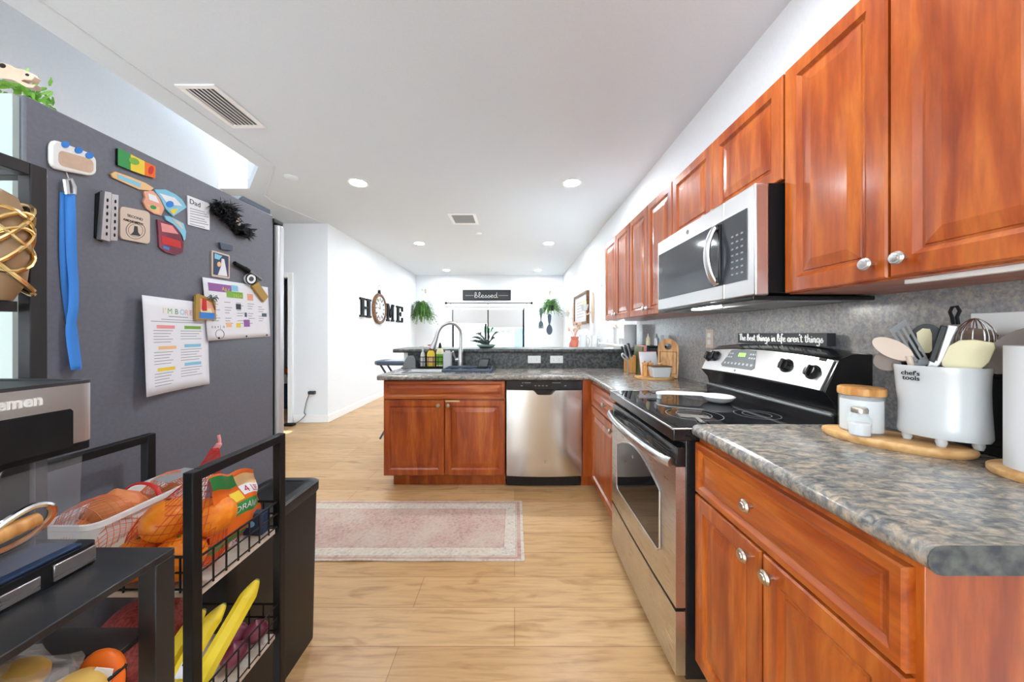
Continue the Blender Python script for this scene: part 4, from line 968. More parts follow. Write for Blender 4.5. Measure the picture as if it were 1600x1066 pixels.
# utensils: (u, v) on a plane through the crock facing the room; from image positions
def UP(x, y, n=0):
    return tuple(kc+uv*((x-1463)/929)+nv*n+Vector((0, 0, CH+(CY-y)*.89/F)))
def shaft(x0, y0, x1, y1, n0, n1, r, m, t, name='handle', flat=1): return emit(name, MB().tube([UP(x0, y0, n0), UP(x1, y1, n1)], r, 10, flat=flat), K[m], t)
def plate(poly, n, th=.004): 
    m = MB(); k = len(poly)
    return m.rings([[UP(x, y, n) for x, y in poly], [UP(x, y, n+th) for x, y in poly]])
def blob(cx_, cy_, a, b, ang, n, seg=28): 
    c, s = math.cos(ang), math.sin(ang)
    return [(cx_+a*math.cos(k)*c-b*math.sin(k)*s, cy_+a*math.cos(k)*s+b*math.sin(k)*c) for k in [2*PI*i/seg for i in range(seg)]]
def bowl(cx_, cy_, a, b, ang, n, depth, m, t, name='head'):
    R = []
    for s, d in ((1, 0), (.8, depth*.55), (.5, depth*.85), (.15, depth), (.15, depth+.002), (.5, depth*.85+.003), (.82, depth*.55+.003), (1.02, .001)):
        R.append([UP(x, y, n-d) for x, y in blob(cx_, cy_, a*s, b*s, ang, 0)])
    return emit(name, MB().rings(R), K[m], t)
def tool(name, label, cat='utensil'): return thing(name, label, cat, CM(0, 0, .03), 'kitchen utensils in the crock')
t = tool('serving_spoon', 'beige spoon leaning out of the left side of the crock')
bowl(1384, 546, 37, 15, .33, .020, .012, 'linen', t); shaft(1412, 557, 1440, 652, .018, .0, .007, 'linen', t)
t = tool('ladle', 'taupe ladle resting lowest at the left rim of the crock')
bowl(1378, 566, 30, 17, -.12, -.008, .016, 'taupe', t); shaft(1402, 568, 1428, 652, -.012, -.01, .006, 'ink', t)
t = tool('slotted_turner', 'grey slotted turner pointing up to the left in the crock')
g_ = MB(); c0 = Vector((1414, 540)); 
for a0, a1, w0, w1 in ((-16, -11.5, 0, 1), (-7, -2.5, 0, 1), (2.5, 7, 0, 1), (11.5, 16, 0, 1)):
    ax = Vector((.54, .84)); pr = Vector((.84, -.54))
    q = [c0+ax*-32+pr*a0, c0+ax*-32+pr*a1, c0+ax*30+pr*a1*.85, c0+ax*30+pr*a0*.85]
    g_.rings([[UP(p.x, p.y, .012) for p in q], [UP(p.x, p.y, .0155) for p in q]])
for e0, e1 in ((-40, -30), (27, 40)):
    w = 16 if e0 < 0 else 13
    q = [c0+ax*e0-pr*w, c0+ax*e0+pr*w, c0+ax*e1+pr*w, c0+ax*e1-pr*w]
    g_.rings([[UP(p.x, p.y, .012) for p in q], [UP(p.x, p.y, .0155) for p in q]])
emit('head', g_, K['grey'], t, smooth=0); shaft(1434, 574, 1462, 652, .013, 0, .006, 'grey', t)
t = tool('skimmer', 'round black skimmer standing behind the slotted turner in the crock')
bowl(1440, 536, 30, 30, 0, -.035, .010, 'black', t); shaft(1444, 560, 1450, 652, -.035, -.02, .006, 'ink', t)
t = tool('soup_spoon', 'small cream spatula in front of the round black skimmer')
emit('head', plate([(1424, 520), (1434, 513), (1446, 514), (1449, 522), (1449, 548), (1440, 556), (1428, 548)], -.018), K['cream'], t, smooth=0); shaft(1441, 552, 1448, 652, -.016, -.01, .005, 'ink', t)
t = tool('can_opener', 'black and silver can opener with a hanging loop, tallest in the crock', 'can opener')
emit('handle', plate([(1462, 509), (1473, 511), (1453, 566), (1444, 562)], .028, .014), K['black'], t, bevel=.002, smooth=0)
emit('body', plate([(1473, 508), (1488, 510), (1466, 560), (1452, 584), (1438, 583), (1446, 560), (1456, 562)], .014, .013), K['cloud'], t, bevel=.002, smooth=0)
emit('hanging_loop', MB().tube([UP(x, y, .02) for x, y in ((1481, 508), (1479, 497), (1476, 489), (1479, 482), (1486, 481), (1490, 488), (1486, 497), (1488, 508))], .0035, 8), K['ink'], t)
emit('shank', MB().tube([UP(1446, 580, .02), UP(1452, 652, .005)], .008, 8), K['cloud'], t)
t = tool('whisk', 'wire balloon whisk at the back of the crock', 'whisk')
m = MB()
for k in range(5):
    w = 28*math.cos(PI*k/5.5); nn = .02*math.sin(PI*k/5.5)
    m.tube(smooth_path([UP(1512, 590, -.02), UP(1513-w, 542, -.02-nn), UP(1513-w*.9, 515, -.02-nn), UP(1513, 499, -.02), UP(1513+w*.9, 515, -.02+nn), UP(1513+w, 542, -.02+nn), UP(1514, 590, -.02)], 6), .0013, 5)
emit('wires', m, K['chrome'], t); shaft(1513, 588, 1500, 652, -.02, -.01, .007, 'chrome', t)
t = tool('wooden_spatula', 'brown wooden spatula behind the whisk in the crock')
emit('head', plate([(1490, 520), (1502, 512), (1538, 516), (1546, 524), (1536, 548), (1502, 556)], -.042), K['walnut'], t, smooth=0); shaft(1508, 550, 1492, 652, -.04, -.02, .006, 'walnut', t)
t = tool('spatula', 'large cream silicone spatula at the front of the crock')
emit('head', plate([(1464, 570), (1463, 556), (1474, 540), (1490, 531), (1510, 530), (1536, 534), (1538, 542), (1530, 562), (1518, 574), (1500, 577), (1476, 577)], .018, .007), K['cream'], t, bevel=.002, smooth=0); shaft(1490, 574, 1485, 652, .02, .005, .006, 'cream', t)
t = tool('scoop', 'taupe silicone scoop leaning right out of the crock')
bowl(1562, 546, 44, 24, -.62, .004, .014, 'taupe', t); shaft(1532, 572, 1505, 652, .004, 0, .007, 'ink', t)
# paper towel holder
pc = (1.165, .70, ZT)
t = thing('paper_towel', 'white paper towel roll on a round wood base at the near end of the counter', 'paper towel', pc)
emit('base', MB().lathe([(0, 0), (.082, 0), (.085, .004), (.085, .014), (.08, .018), (0, .018)], pc, 40), K['wood'], t)
emit('roll', MB().lathe([(.02, .0185), (.062, .0185), (.062, .292), (.02, .292)], pc, 40), K['matw'], t)
emit('post', MB().lathe([(0, .018), (.008, .018), (.008, .31), (.014, .32), (.010, .335), (0, .338)], pc, 16), K['wood'], t)
t = thing('cutting_board', 'plain black slab standing against the backsplash behind the crock and paper towel', 'cutting board', (1.25, .85, ZT))  # slab fills a dark area; what stands here is not identified
emit('board', MB().box(1.238, RW-.013, .785, .92, ZT, ZT+.235), K['bplas'], t, bevel=.01)
emit('rim', MB().tube([(1.237, .80, ZT+.03), (1.237, .90, ZT+.03), (1.237, .90, ZT+.205), (1.237, .80, ZT+.205)], .003, 6, True), K['bplas'], t)
q = plane((RW-.01, .80, 1.245), (0, -1, 0), (0, 0, 1))
t = thing('switch_plate', 'wide white switch plate on the backsplash above the black slab', 'switch', (RW-.01, .8, 1.18))
emit('plate', MB().box(-.10, .065, -.06, .06, 0, .006, M=q), K['white'], t, bevel=.002)
for a in (-.06, -.005): emit('toggle', MB().box(a-.005, a+.005, -.012, .012, .006, .014, M=q), K['white'], t)

# ------------------------------------------------------------------ corner things
ZC2 = ZC+.0002
t = thing('knife_block', 'light wood knife block with grey handled knives in the counter corner', 'knife block', (.97, 2.78, ZC2))
emit('block', MB().prism([(.955, ZC2), (1.02, ZC2), (1.02, ZC2+.15), (.955, ZC2+.115)], 2.72, 2.84, lambda a, b, c: (a, c, b)), K['bamboo'], t, bevel=.004)
for i in range(7):
    x, y = .960+.024*(i % 3), 2.735+.035*(i//2)*.8; l = .10+.015*(i % 3)
    emit('knife_handle', MB().tube([(x, y, ZC2+.11), (x-.35*l, y-.02, ZC2+.12+l)], [.009, .012], 8, flat=.7), K['handle' if i % 2 else 'dgrey'], t)
t = thing('scissors', 'grey scissors handle leaning from the front of the knife block', 'scissors', (.955, 2.715, ZC2+.05))
emit('handle', MB().tube(smooth_path([(.948, 2.716, ZC2+.115), (.918, 2.712, ZC2+.125), (.895, 2.71, ZC2+.150), (.905, 2.71, ZC2+.165), (.940, 2.713, ZC2+.135), (.951, 2.716, ZC2+.115)]), .007, 8), K['cloud'], t)
emit('blade', MB().box(.943, .953, 2.712, 2.719, ZC2, ZC2+.118), K['cloud'], t)
for i, (x, w, h, c, lb) in enumerate(((1.028, .014, .225, 'olive', 'slim green cookbook next to the knife block'), (1.045, .022, .235, 'pink', 'pink cookbook between the green and the navy one'), (1.070, .018, .22, 'navy', 'dark navy cookbook leaning beside the pink one'))):
    M_ = lambda a, b, c_, x=x: (x+a+.06*b-.01, c_, ZC2+b)
    t = thing('cookbook', lb, 'book', (x, 2.7, ZC2), 'cookbooks in the corner')
    emit('cover', MB().box(0, w, 0, h, 2.66, 2.83, M=lambda a, b, c_, x=x: (x+a+.08*b, c_, ZC2+b)), K[c], t, bevel=.002)
    emit('pages', MB().box(.002, w-.002, .003, h-.003, 2.664, 2.832, M=lambda a, b, c_, x=x: (x+a+.08*b, c_, ZC2+b)), K['paper'], t)
t = thing('bread_box', 'black countertop box behind the cookbooks carrying small bottles', 'box', (1.17, 2.85, ZC2))
emit('body', MB().box(1.115, 1.258, 2.70, 3.0, ZC2, ZC2+.218), K['black'], t, bevel=.006)
emit('lid', MB().box(1.11, 1.262, 2.69, 3.01, ZC2+.218, ZC2+.232), K['black'], t, bevel=.004)
zb2 = ZC2+.232
bottle(1.135, 2.76, zb2, .017, .075, 'cream', 'white', 'small cream bottle on the left end of the black box', 'cap', name='small_bottle', ch=.025)
bottle(1.20, 2.74, zb2, .02, .07, 'cloud', 'grey', 'small grey jar bottle on the middle of the black box', 'cap', name='small_bottle', ch=.03)
t = thing('white_tile', 'small white card standing at the right end of the black box', 'card', (1.235, 2.72, zb2))
emit('card', MB().box(1.222, 1.25, 2.715, 2.72, zb2, zb2+.085), K['paper'], t)
emit('easel', MB().box(1.232, 1.24, 2.72, 2.745, zb2, zb2+.05), K['walnut'], t)
pr_ = (1.175, 3.3, 1.1025)
t = thing('paper_towel', 'white paper towel roll standing on the bar end by the window', 'paper towel', pr_)
emit('roll', MB().lathe([(.02, .01), (.062, .01), (.062, .235), (.02, .235)], pr_, 28), K['matw'], t); emit('base', MB().lathe([(0, 0), (.07, 0), (.07, .01), (0, .01)], pr_, 28), K['cloud'], t)
tc = (1.03, 2.40, ZC2)
t = thing('wood_tray', 'round-ended wooden tray holding the white crock and shakers', 'tray', tc)
emit('base', MB().rings([[(tc[0]+a*s, tc[1]+b*s, ZC2+c) for a, b in [(.135*abs(math.cos(k))**.7*(1 if math.cos(k) > 0 else -1), .085*abs(math.sin(k))**.7*(1 if math.sin(k) > 0 else -1)) for k in [2*PI*i/40 for i in range(40)]]] for s, c in ((.95, 0), (1, .006), (1, .016), (.93, .016), (.90, .010), (.3, .010))]), K['wood'], t)
ztr = ZC2+.0162
t = thing('open_cookbook', 'pale open cookbook propped behind the wooden shakers', 'book', (1.06, 2.55, ZC2))
CB = lambda a, b, c: (1.0+a, 2.545+.30*b+c, ZC2+b)
emit('pages', MB().box(0, .135, .004, .185, .0, .010, M=CB), K['paper'], t); emit('cover', MB().box(-.004, .139, 0, .19, .010, .014, M=CB), K['rose'], t)
mb = MB().box(.015, .05, .02, .05, -.0006, 0, M=CB); emit('photo', mb, K['red'], t)
mb = MB().box(.03, .075, .06, .10, -.0006, 0, M=CB); emit('photo', mb, K['walnut'], t)
for i, x in enumerate((.975, 1.018)):
    t = thing('wooden_shaker', ('wooden shaker on the tray, the one farther from the cutting board', 'wooden shaker on the tray, the one beside the cutting board')[i], 'shaker', (x, 2.425, ztr), 'wooden shakers')
    emit('body', MB().lathe([(0, 0), (.019, 0), (.019, .075), (.016, .078), (.016, .082), (.020, .085), (.020, .098), (.0, .10)], (x, 2.43, ztr), 20), K['bamboo'], t)
    emit('finial', MB().lathe([(0, .10), (.004, .10), (.008, .108), (.0, .115)], (x, 2.43, ztr), 14), K['bamboo'], t)
t = thing('butter_dish', 'white lidded crock at the front of the wooden tray', 'crock', (1.05, 2.36, ztr))
Rr = lambda w, d, z: [(1.055+sx*w, 2.36+sy*d, ztr+z) for sx, sy in ((-1, -1), (1, -1), (1, 1), (-1, 1))]
emit('vessel', MB().rings([Rr(.058, .036, 0), Rr(.070, .042, .075)]), K['cer'], t, bevel=.006, smooth=0)
emit('lid', MB().rings([Rr(.072, .044, .0755), Rr(.072, .044, .083)]), K['walnut'], t, bevel=.003, smooth=0)
emit('lid_knob', MB().lathe([(0, .083), (.008, .083), (.018, .096), (.014, .105), (0, .107)], (1.055, 2.36, ztr), 18), K['wood'], t)
t = thing('cutting_board', 'arched bamboo cutting board with a round hole leaning on the backsplash', 'cutting board', (1.17, 2.42, ZC2))
pts = [(-.075, 0), (.075, 0), (.075, .22)]+[(.075*math.cos(k), .22+.075*math.sin(k)) for k in [PI*i/20 for i in range(1, 20)]]+[(-.075, .22)]
pts = [(a*.95, b) for a, b in pts]
CBM = plane((1.155, 2.44, ZC2+.0), (.90, -.43, 0), (.06, .13, .99))
n_ = len(pts); hole = [(.024*math.cos(2*PI*k/24), .235+.024*math.sin(2*PI*k/24)) for k in range(24)]
me_ = MB()
# board outline and hole bridged ring by ring
out = []
for k in range(24):
    a = 2*PI*k/24; dx, dy = math.cos(a), math.sin(a)
    best = 9
    for i in range(n_):
        x1, y1 = pts[i]; x2, y2 = pts[(i+1) % n_]; y1 -= .235; y2 -= .235
        ex, ey = x2-x1, y2-y1; den = dx*ey-dy*ex
        if abs(den) < 1e-9: continue
        tt = (x1*ey-y1*ex)/den; s_ = (x1*dy-y1*dx)/den
        if tt > 0 and -1e-6 <= s_ <= 1+1e-6: best = min(best, tt)
    out.append((dx*best, .235+dy*best))
for i, p in enumerate(out):
    if p[1] < .02:
        pass
k0 = min(range(24), key=lambda k: abs(out[k][0]+.071)+abs(out[k][1])); 
me_.rings([[CBM(a, b, 0) for a, b in hole], [CBM(a, b, 0) for a, b in out], [CBM(a, b, .018) for a, b in out], [CBM(a, b, .018) for a, b in hole], [CBM(a, b, 0) for a, b in hole]], True, False, False)
emit('board', me_, K['bamboo'], t, smooth=0)
gm = MB().tube([CBM(a, b, .018) for a, b in ((-.055, .03), (.055, .03), (.055, .195), (-.055, .195))], .003, 6, True)
emit('juice_groove', gm, K['walnut'], t)

# orchid on the bar
oc = (-.29, 3.3, 1.1025)
t = thing('orchid', 'dark-leaved potted plant in a pale green bowl on the breakfast bar', 'plant', oc)
emit('bowl', MB().lathe([(0, 0), (.06, 0), (.095, .02), (.10, .036), (.095, .036), (.08, .02), (0, .012)], oc, 28), K['sage'], t)
mb = MB()
for a, l, h in ((3.3, .17, .075), (2.9, .20, .04), (2.6, .16, .11), (3.7, .15, .03), (.3, .12, .12), (.9, .09, .16), (5.6, .1, .07), (1.8, .1, .05)):
    d = Vector((math.cos(a), .4*math.sin(a), 0)); pts_ = [Vector(oc)+Vector((.02, 0, .03))+d*l*s+Vector((0, 0, h*math.sin(PI*.62*s)/.93)) for s in [i/8 for i in range(9)]]
    side = Vector((0, .8, .6)) if abs(d.x) > .5 else Vector((1, 0, 0)); mb.strip(pts_, .048, side)
lf = emit('leaves', mb, K['darkleaf'], t); sm = lf.modifiers.new('thick', 'SOLIDIFY'); sm.thickness = .003
emit('flower_stem', MB().tube(smooth_path([(oc[0]-.02, 3.3, 1.12), (oc[0]-.05, 3.3, 1.2), (oc[0]-.055, 3.3, 1.27)]), .003, 6).ball((oc[0]-.055, 3.3, 1.255), (.008, .008, .014), 8, n=6), K['darkleaf'], t)

# ------------------------------------------------------------------ rug
def rug_mat():
    m = mat('faded_rug', srgb(206, 170, 156), .95, spec=.1); g = N(m)
    tc = g.n('ShaderNodeTexCoord'); sx = g.n('ShaderNodeSeparateXYZ'); g.l(tc.outputs['Object'], sx.inputs[0])
    def edge(out, half):
        a = g.n('ShaderNodeMath', operation='ABSOLUTE'); g.l(out, a.inputs[0]); b = g.n('ShaderNodeMath', operation='SUBTRACT'); b.inputs[0].default_value = half; g.l(a.outputs[0], b.inputs[1]); return b.outputs[0]
    mn = g.n('ShaderNodeMath', operation='MINIMUM'); g.l(edge(sx.outputs[0], .95), mn.inputs[0]); g.l(edge(sx.outputs[1], .315), mn.inputs[1])
    r = g.n('ShaderNodeValToRGB'); r.color_ramp.interpolation = 'CONSTANT'; e = r.color_ramp.elements
    cream, rose, pink = srgb(212, 202, 188), srgb(192, 156, 142), srgb(198, 168, 156)
    stops = [(0, cream), (.006, rose), (.028, cream), (.034, rose), (.038, cream), (.105, rose), (.112, pink)]
    while len(e) < len(stops): e.new(.5)
    for i, (p, c) in enumerate(stops): e[i].position = p; e[i].color = c
    g.l(mn.outputs[0], r.inputs[0])
    vec = g.coord((1, 1, 1)); vo = g.n('ShaderNodeTexVoronoi'); vo.inputs['Scale'].default_value = 34; g.l(vec, vo.inputs['Vector'])
    mot = g.ramp(vo.outputs['Distance'], [(.22, (.66, .70, .74, 1)), (.42, (1, 1, 1, 1))])
    wv = g.ramp(g.noise(vec, 70, 3), [(.35, (.86, .84, .83, 1)), (.65, (1.08, 1.08, 1.08, 1))]); fd = g.noise(vec, 4, 4)
    c = g.mix(.55, r.outputs[0], mot, 'MULTIPLY'); c = g.mix(.9, c, wv, 'MULTIPLY')
    g.col(g.mix(g.ramp(fd, [(.42, (0, 0, 0, 1)), (.7, (.55, .55, .55, 1))]), c, srgb(212, 200, 184))); g.bump(g.noise(vec, 220, 2), .3, .002); return m
K['rug'] = rug_mat()
rg = MB(); nx = 60
def rw(x): return .003*max(0, math.sin(x*9.0))
top = [[(-.9+1.9*i/nx-.95+.0, 0)] for i in range(nx+1)]
R = []
for i in range(nx+1):
    x = -1.86+1.915*i/nx; w = .002+.004*max(0, math.sin(x*13))
    R.append([(x, 1.775, .0005+w*.5), (x, 1.775, .005+w), (x, 1.80, .006), (x, 2.385, .006), (x, 2.41, .005), (x, 2.41, .0005)])
rg.rings(R)
o = emit('runner_rug', rg, K['rug'], base=(-.905, 2.0925, 0), smooth=0)
tag(o, 'faded pink runner rug with a cream border on the plank floor', 'rug')
# ------------------------------------------------------------------ fridge
FXX, FY0, FY1, FZ = -1.035, .68, 1.392, 1.755
t = thing('refrigerator', 'dark grey refrigerator covered in magnets and papers', 'refrigerator', (-1.45, 1.05, 0))
emit('cabinet', MB().box(-1.90, FXX, FY0+.004, FY1, .03, FZ), K['fridge'], t, bevel=.004)
emit('back_panel', MB().box(-1.89, FXX-.008, FY0-.006, FY0+.004, .06, FZ-.006), K['fridgeback'], t)
emit('gasket', MB().box(-1.895, FXX-.006, FY1, FY1+.014, .08, FZ-.035), K['ink'], t)
dr = emit('door', MB().box(-1.90, FXX+.012, FY1+.014, FY1+.055, .05, FZ-.03), K['mwdoor'], t, bevel=.012)
emit('hinge_cover', MB().prism([(FY1-.17, FZ), (FY1-.01, FZ), (FY1-.01, FZ+.022), (FY1-.15, FZ+.022)], -1.16, FXX-.004, lambda a, b, c: (c, a, b)), K['slate'], t, bevel=.003)
emit('hinge', MB().box(-1.10, FXX+.008, FY1-.005, FY1+.05, FZ-.03, FZ-.012), K['dgrey'], t, bevel=.004)
emit('foot', MB().box(-1.86, -1.07, .72, .78, 0, .03), K['ink'], t); emit('foot', MB().box(-1.86, -1.07, 1.3, 1.36, 0, .03), K['ink'], t)
def fr(x, y):            # point on the fridge side from picture position: (Y, Z)
    D = -FXX*F/(CX-x); return D, CH+(CY-y)*D/F
FM = plane((FXX, 0, 0), (0, 1, 0), (0, 0, 1))
def mag(name, label, cat, poly, th, m, off=.0006, bevel=0, group=None):
    P = [fr(*p) for p in poly]; cy_, cz = sum(p[0] for p in P)/len(P), min(p[1] for p in P)
    t = thing(name, label, cat, (FXX, cy_, cz), group)
    b = emit('body' if cat != 'paper' else 'sheet', MB().prism(P[::-1], off, off+th, FM), K[m], t, bevel=bevel, smooth=0)
    return t, (lambda pp: [fr(*p) for p in pp])
def deco(t, name, poly, c0, c1, m): return emit(name, MB().prism([fr(*p) for p in poly][::-1], c0, c1, FM), K[m], t, smooth=0)
def rrect(x0, x1, ytl, ytr, ybl, ybr, r=4, n=4):
    def L(a, b): 
        s = a; u = b; xt = x0+(x1-x0)*s; yt = ytl+(ytr-ytl)*s; yb_ = ybl+(ybr-ybl)*s
        return (xt, yt+(yb_-yt)*u)
    w, h = x1-x0, (ybl-ytl); ra, rb = r/w, r/h; out = []
    for cx_, cy_, a0 in ((ra, rb, PI), (1-ra, rb, 1.5*PI), (1-ra, 1-rb, 0), (ra, 1-rb, .5*PI)):
        for k in range(n+1):
            a = a0+.5*PI*k/n; out.append(L(cx_+ra*math.cos(a), cy_+rb*math.sin(a)))
    return out
t, _ = mag('kitchen_timer', 'white magnetic timer with three blue buttons on the fridge', 'timer', rrect(72, 145, 215, 243, 263, 277, 14), .010, 'white', bevel=.004)
deco(t, 'screen', rrect(84, 139, 234, 250, 258, 272, 8), .0106, .0112, 'tan')
for x, y in ((94, 226), (115, 235), (132, 243)): deco(t, 'button', blob(x, y, 6, 5, .3, 0, 18), .0106, .013, 'blue')
# lanyard
t = thing('lanyard', 'blue strap lanyard hanging from a clip under the timer', 'lanyard', (FXX+.01, .75, 1.2))
def fp3(x, y, c): a, b = fr(x, y); return Vector((FXX+c, a, b))
def ribbon(pts, w, tw):
    m = MB(); L_, R_ = [], []
    for i, (x, y, c) in enumerate(pts):
        p = fp3(x, y, c); s = Vector((math.sin(tw[i]), math.cos(tw[i]), 0))
        L_.append(p-s*w/2); R_.append(p+s*w/2)
    n = len(pts); m.add(L_+R_, [(i, i+1, n+i+1, n+i) for i in range(n-1)]); return m
sp_ = smooth_path([(101, 302, .012), (101, 340, .014), (104, 400, .012), (106, 440, .014), (103, 480, .018), (100, 520, .016), (104, 577, .022)], 6)
tws = [.9-.7*min(1, i/18) for i in range(len(sp_))]
o = emit('strap', ribbon([tuple(p) for p in sp_], .015, tws), K['strap'], t); o.modifiers.new('s', 'SOLIDIFY').thickness = .0015
sp_ = smooth_path([(98, 302, .006), (97, 380, .006), (101, 450, .005), (111, 520, .004), (113, 568, .010), (104, 577, .022)], 6)
o = emit('strap', ribbon([tuple(p) for p in sp_], .015, [.3]*len(sp_)), K['strap'], t); o.modifiers.new('s', 'SOLIDIFY').thickness = .0015
emit('clip', MB().tube([fp3(x, y, .012) for x, y in ((94, 282), (102, 280), (107, 292), (107, 303), (97, 303))], .0045, 8, True), K['cloud'], t)
emit('hook', MB().tube([fp3(101, 270, .004), fp3(101, 282, .010)], .002, 6), K['chrome'], t)
# magnets
t, _ = mag('picture_magnet', 'glossy green, yellow and red rectangular magnet at the top of the fridge', 'magnet', rrect(180, 239, 231, 260, 258, 279, 2), .006, 'ink', group='fridge magnets')
deco(t, 'picture', [(180, 231), (200, 241), (200, 266), (180, 258)], .0066, .0072, 'gpack'); deco(t, 'picture', [(200, 241), (222, 252), (222, 274), (200, 266)], .0066, .0072, 'yellow')
deco(t, 'picture', [(222, 252), (239, 260), (239, 279), (222, 274)], .0066, .0072, 'orangep'); deco(t, 'splash', blob(232, 266, 4, 7, .2, 0, 9), .0072, .008, 'red'); deco(t, 'splash', blob(205, 252, 9, 5, .4, 0, 11), .0072, .008, 'lime')
t, _ = mag('souvenir_magnet', 'long narrow yellow and blue souvenir magnet', 'magnet', [(171, 272), (177, 268), (200, 276), (225, 286), (238, 294), (233, 298), (215, 296), (190, 285), (173, 277)], .004, 'tang', group='fridge magnets')
deco(t, 'print', [(180, 272), (218, 287), (216, 293), (182, 279)], .0046, .0052, 'sky')
t, _ = mag('souvenir_magnet', 'light blue state-shaped souvenir magnet', 'magnet', [(238, 296), (256, 296), (272, 304), (282, 312), (289, 324), (280, 330), (268, 338), (256, 326), (248, 310)], .005, 'sky', group='fridge magnets')
deco(t, 'print', [(246, 302), (270, 309), (282, 322), (260, 320)], .0056, .0062, 'paper'); deco(t, 'seal', blob(262, 319, 6, 5, 0, 0, 16), .0062, .007, 'blue'); deco(t, 'print', [(262, 328), (276, 326), (268, 336)], .0056, .0062, 'yellow')
t, _ = mag('souvenir_magnet', 'orange and pink state-shaped souvenir magnet', 'magnet', [(222, 299), (236, 298), (246, 309), (254, 326), (249, 337), (238, 334), (226, 326), (221, 315), (224, 309)], .005, 'peach', group='fridge magnets')
deco(t, 'print', [(228, 302), (240, 306), (246, 318), (230, 312)], .0056, .0062, 'paper'); deco(t, 'print', [(226, 320), (246, 324), (246, 334), (236, 332)], .0056, .0062, 'tang'); deco(t, 'print', blob(236, 324, 5, 3, .3, 0, 12), .0062, .0068, 'gpack')
t, _ = mag('souvenir_magnet', 'small jagged pale blue souvenir magnet below the state shapes', 'magnet', [(254, 337), (262, 338), (272, 343), (284, 349), (288, 362), (287, 374), (283, 377), (278, 362), (268, 350), (257, 344)], .005, 'sky', group='fridge magnets')
deco(t, 'print', [(264, 341), (280, 349), (284, 360), (274, 350)], .0056, .0062, 'linen')
t, _ = mag('souvenir_magnet', 'red state-shaped souvenir magnet', 'magnet', [(243, 343), (258, 347), (271, 353), (281, 366), (285, 378), (283, 394), (272, 399), (256, 394), (246, 386), (245, 366)], .005, 'ronion', group='fridge magnets')
deco(t, 'print', [(248, 348), (266, 353), (276, 366), (250, 362)], .0056, .0062, 'pink'); deco(t, 'print', [(249, 368), (279, 377), (280, 388), (250, 380)], .0056, .0062, 'red'); deco(t, 'print', [(252, 384), (262, 387), (261, 391), (252, 388)], .0056, .0062, 'blue')
# folding tool
t = thing('folding_tool', 'silver two-handled folding tool with rows of holes stuck to the fridge', 'folding tool', (FXX, .815, 1.45))
for i, (xa, xb) in enumerate(((150, 163), (163, 175))):
    P = [(xa+4-i*2, 299+i*4), (xb+2-i*1, 301+i*4), (xb-1+i*.5, 378-i*1), (xa-2+i*2, 374+i*2)]
    h_ = emit('handle', MB().prism([fr(*p) for p in P][::-1], .003, .016, FM), K['cloud'], t, bevel=.001, smooth=0)
    mb = MB()
    for k in range(6): cx_ = (xa+xb)/2+1.5-.9*k*.3; mb.prism([fr(*p) for p in blob(cx_, 313+k*10.5+i*2, 1.5, 3, 0, 0, 10)][::-1], .016, .0166, FM)
    emit('holes', mb, K['ink'], h_)
emit('backing', MB().prism([fr(*p) for p in ((148, 303), (158, 298), (158, 378), (146, 372))][::-1], .0006, .003, FM), K['ink'], t)
# coaster
t, _ = mag('coaster_magnet', 'tan rounded coaster magnet lettered SECOND AMENDMENT', 'magnet', rrect(184, 231, 322, 331, 373, 382, 6), .006, 'linen', bevel=.001, group='fridge magnets')
def fm_text(t, s, x, y, size, c, m='ink', bold=0, sx=1, tilt=0, name='lettering'):
    a, b = fr(x, y); mb = MB(); text_mb(mb, s, size, lambda p, q, r: FM(a+p, b+q+tilt*p, c+r), .0004, bold=bold, sx=sx); return emit(name, mb, K[m], t, smooth=0)
fm_text(t, 'SECOND', 195, 338, .0095, .0066, sx=.95, bold=.0001); fm_text(t, 'AMENDMENT', 188.5, 344, .0088, .0066, sx=.86, bold=.0001)
emit('seal', MB().tube([fp3(*p, .0068) for p in blob(208, 360, 15, 13.5, .15, 0, 28)], .0006, 5, True).tube([fp3(*p, .0068) for p in blob(208, 360, 11.5, 10, .15, 0, 28)], .0004, 5, True).prism([fr(*p) for p in ((200, 367), (216, 369), (212, 363), (211, 354), (206, 353), (205, 362))][::-1], .0066, .007, FM), K['dgrey'], t)
# Dad card
t, _ = mag('message_card', 'small white card headed Dad held to the fridge', 'card', [(291, 305), (326, 318), (326, 360), (292, 351)], .003, 'paper', bevel=.0005)
fm_text(t, 'Dad', 294, 317.5, .022, .0036, 'ink')
mb = MB()
for k in range(7):
    y = 325+k*4; mb.prism([fr(*p) for p in ((295, y), (318+3*(k % 3), y+6), (318+3*(k % 3), y+7), (295, y+1))][::-1], .0036, .004, FM)
emit('text_lines', mb, K['lines'], t)
# feather clump
t = thing('feather_magnet', 'bushy black feather bird magnet on the fridge', 'magnet', (FXX, 1.17, 1.6))
mb = MB(); rnd = random.Random(9)
spine = [(330, 325), (340, 330), (350, 335), (355, 345), (362, 355), (370, 362)]
for i in range(520):
    sx_, sy_ = spine[rnd.randrange(len(spine))]; a = rnd.uniform(0, 2*PI); l = rnd.uniform(8, 18)
    if sx_ > 360: a = rnd.uniform(-.3, 1.2); l = rnd.uniform(10, 24)
    if sy_ < 332 and rnd.random() < .4: a = rnd.uniform(-1.2, .1); l = rnd.uniform(14, 32)
    p0 = fp3(sx_+rnd.uniform(-5, 5), sy_+rnd.uniform(-6, 6), .005); p2 = fp3(sx_+l*math.cos(a), sy_+l*math.sin(a)*.8, rnd.uniform(.004, .03)); p1 = (p0+p2)/2+Vector((rnd.uniform(.005, .02), 0, .004))
    mb.strip(smooth_path([p0, p1, p2], 3), .0055, (0, .5, .8), True)
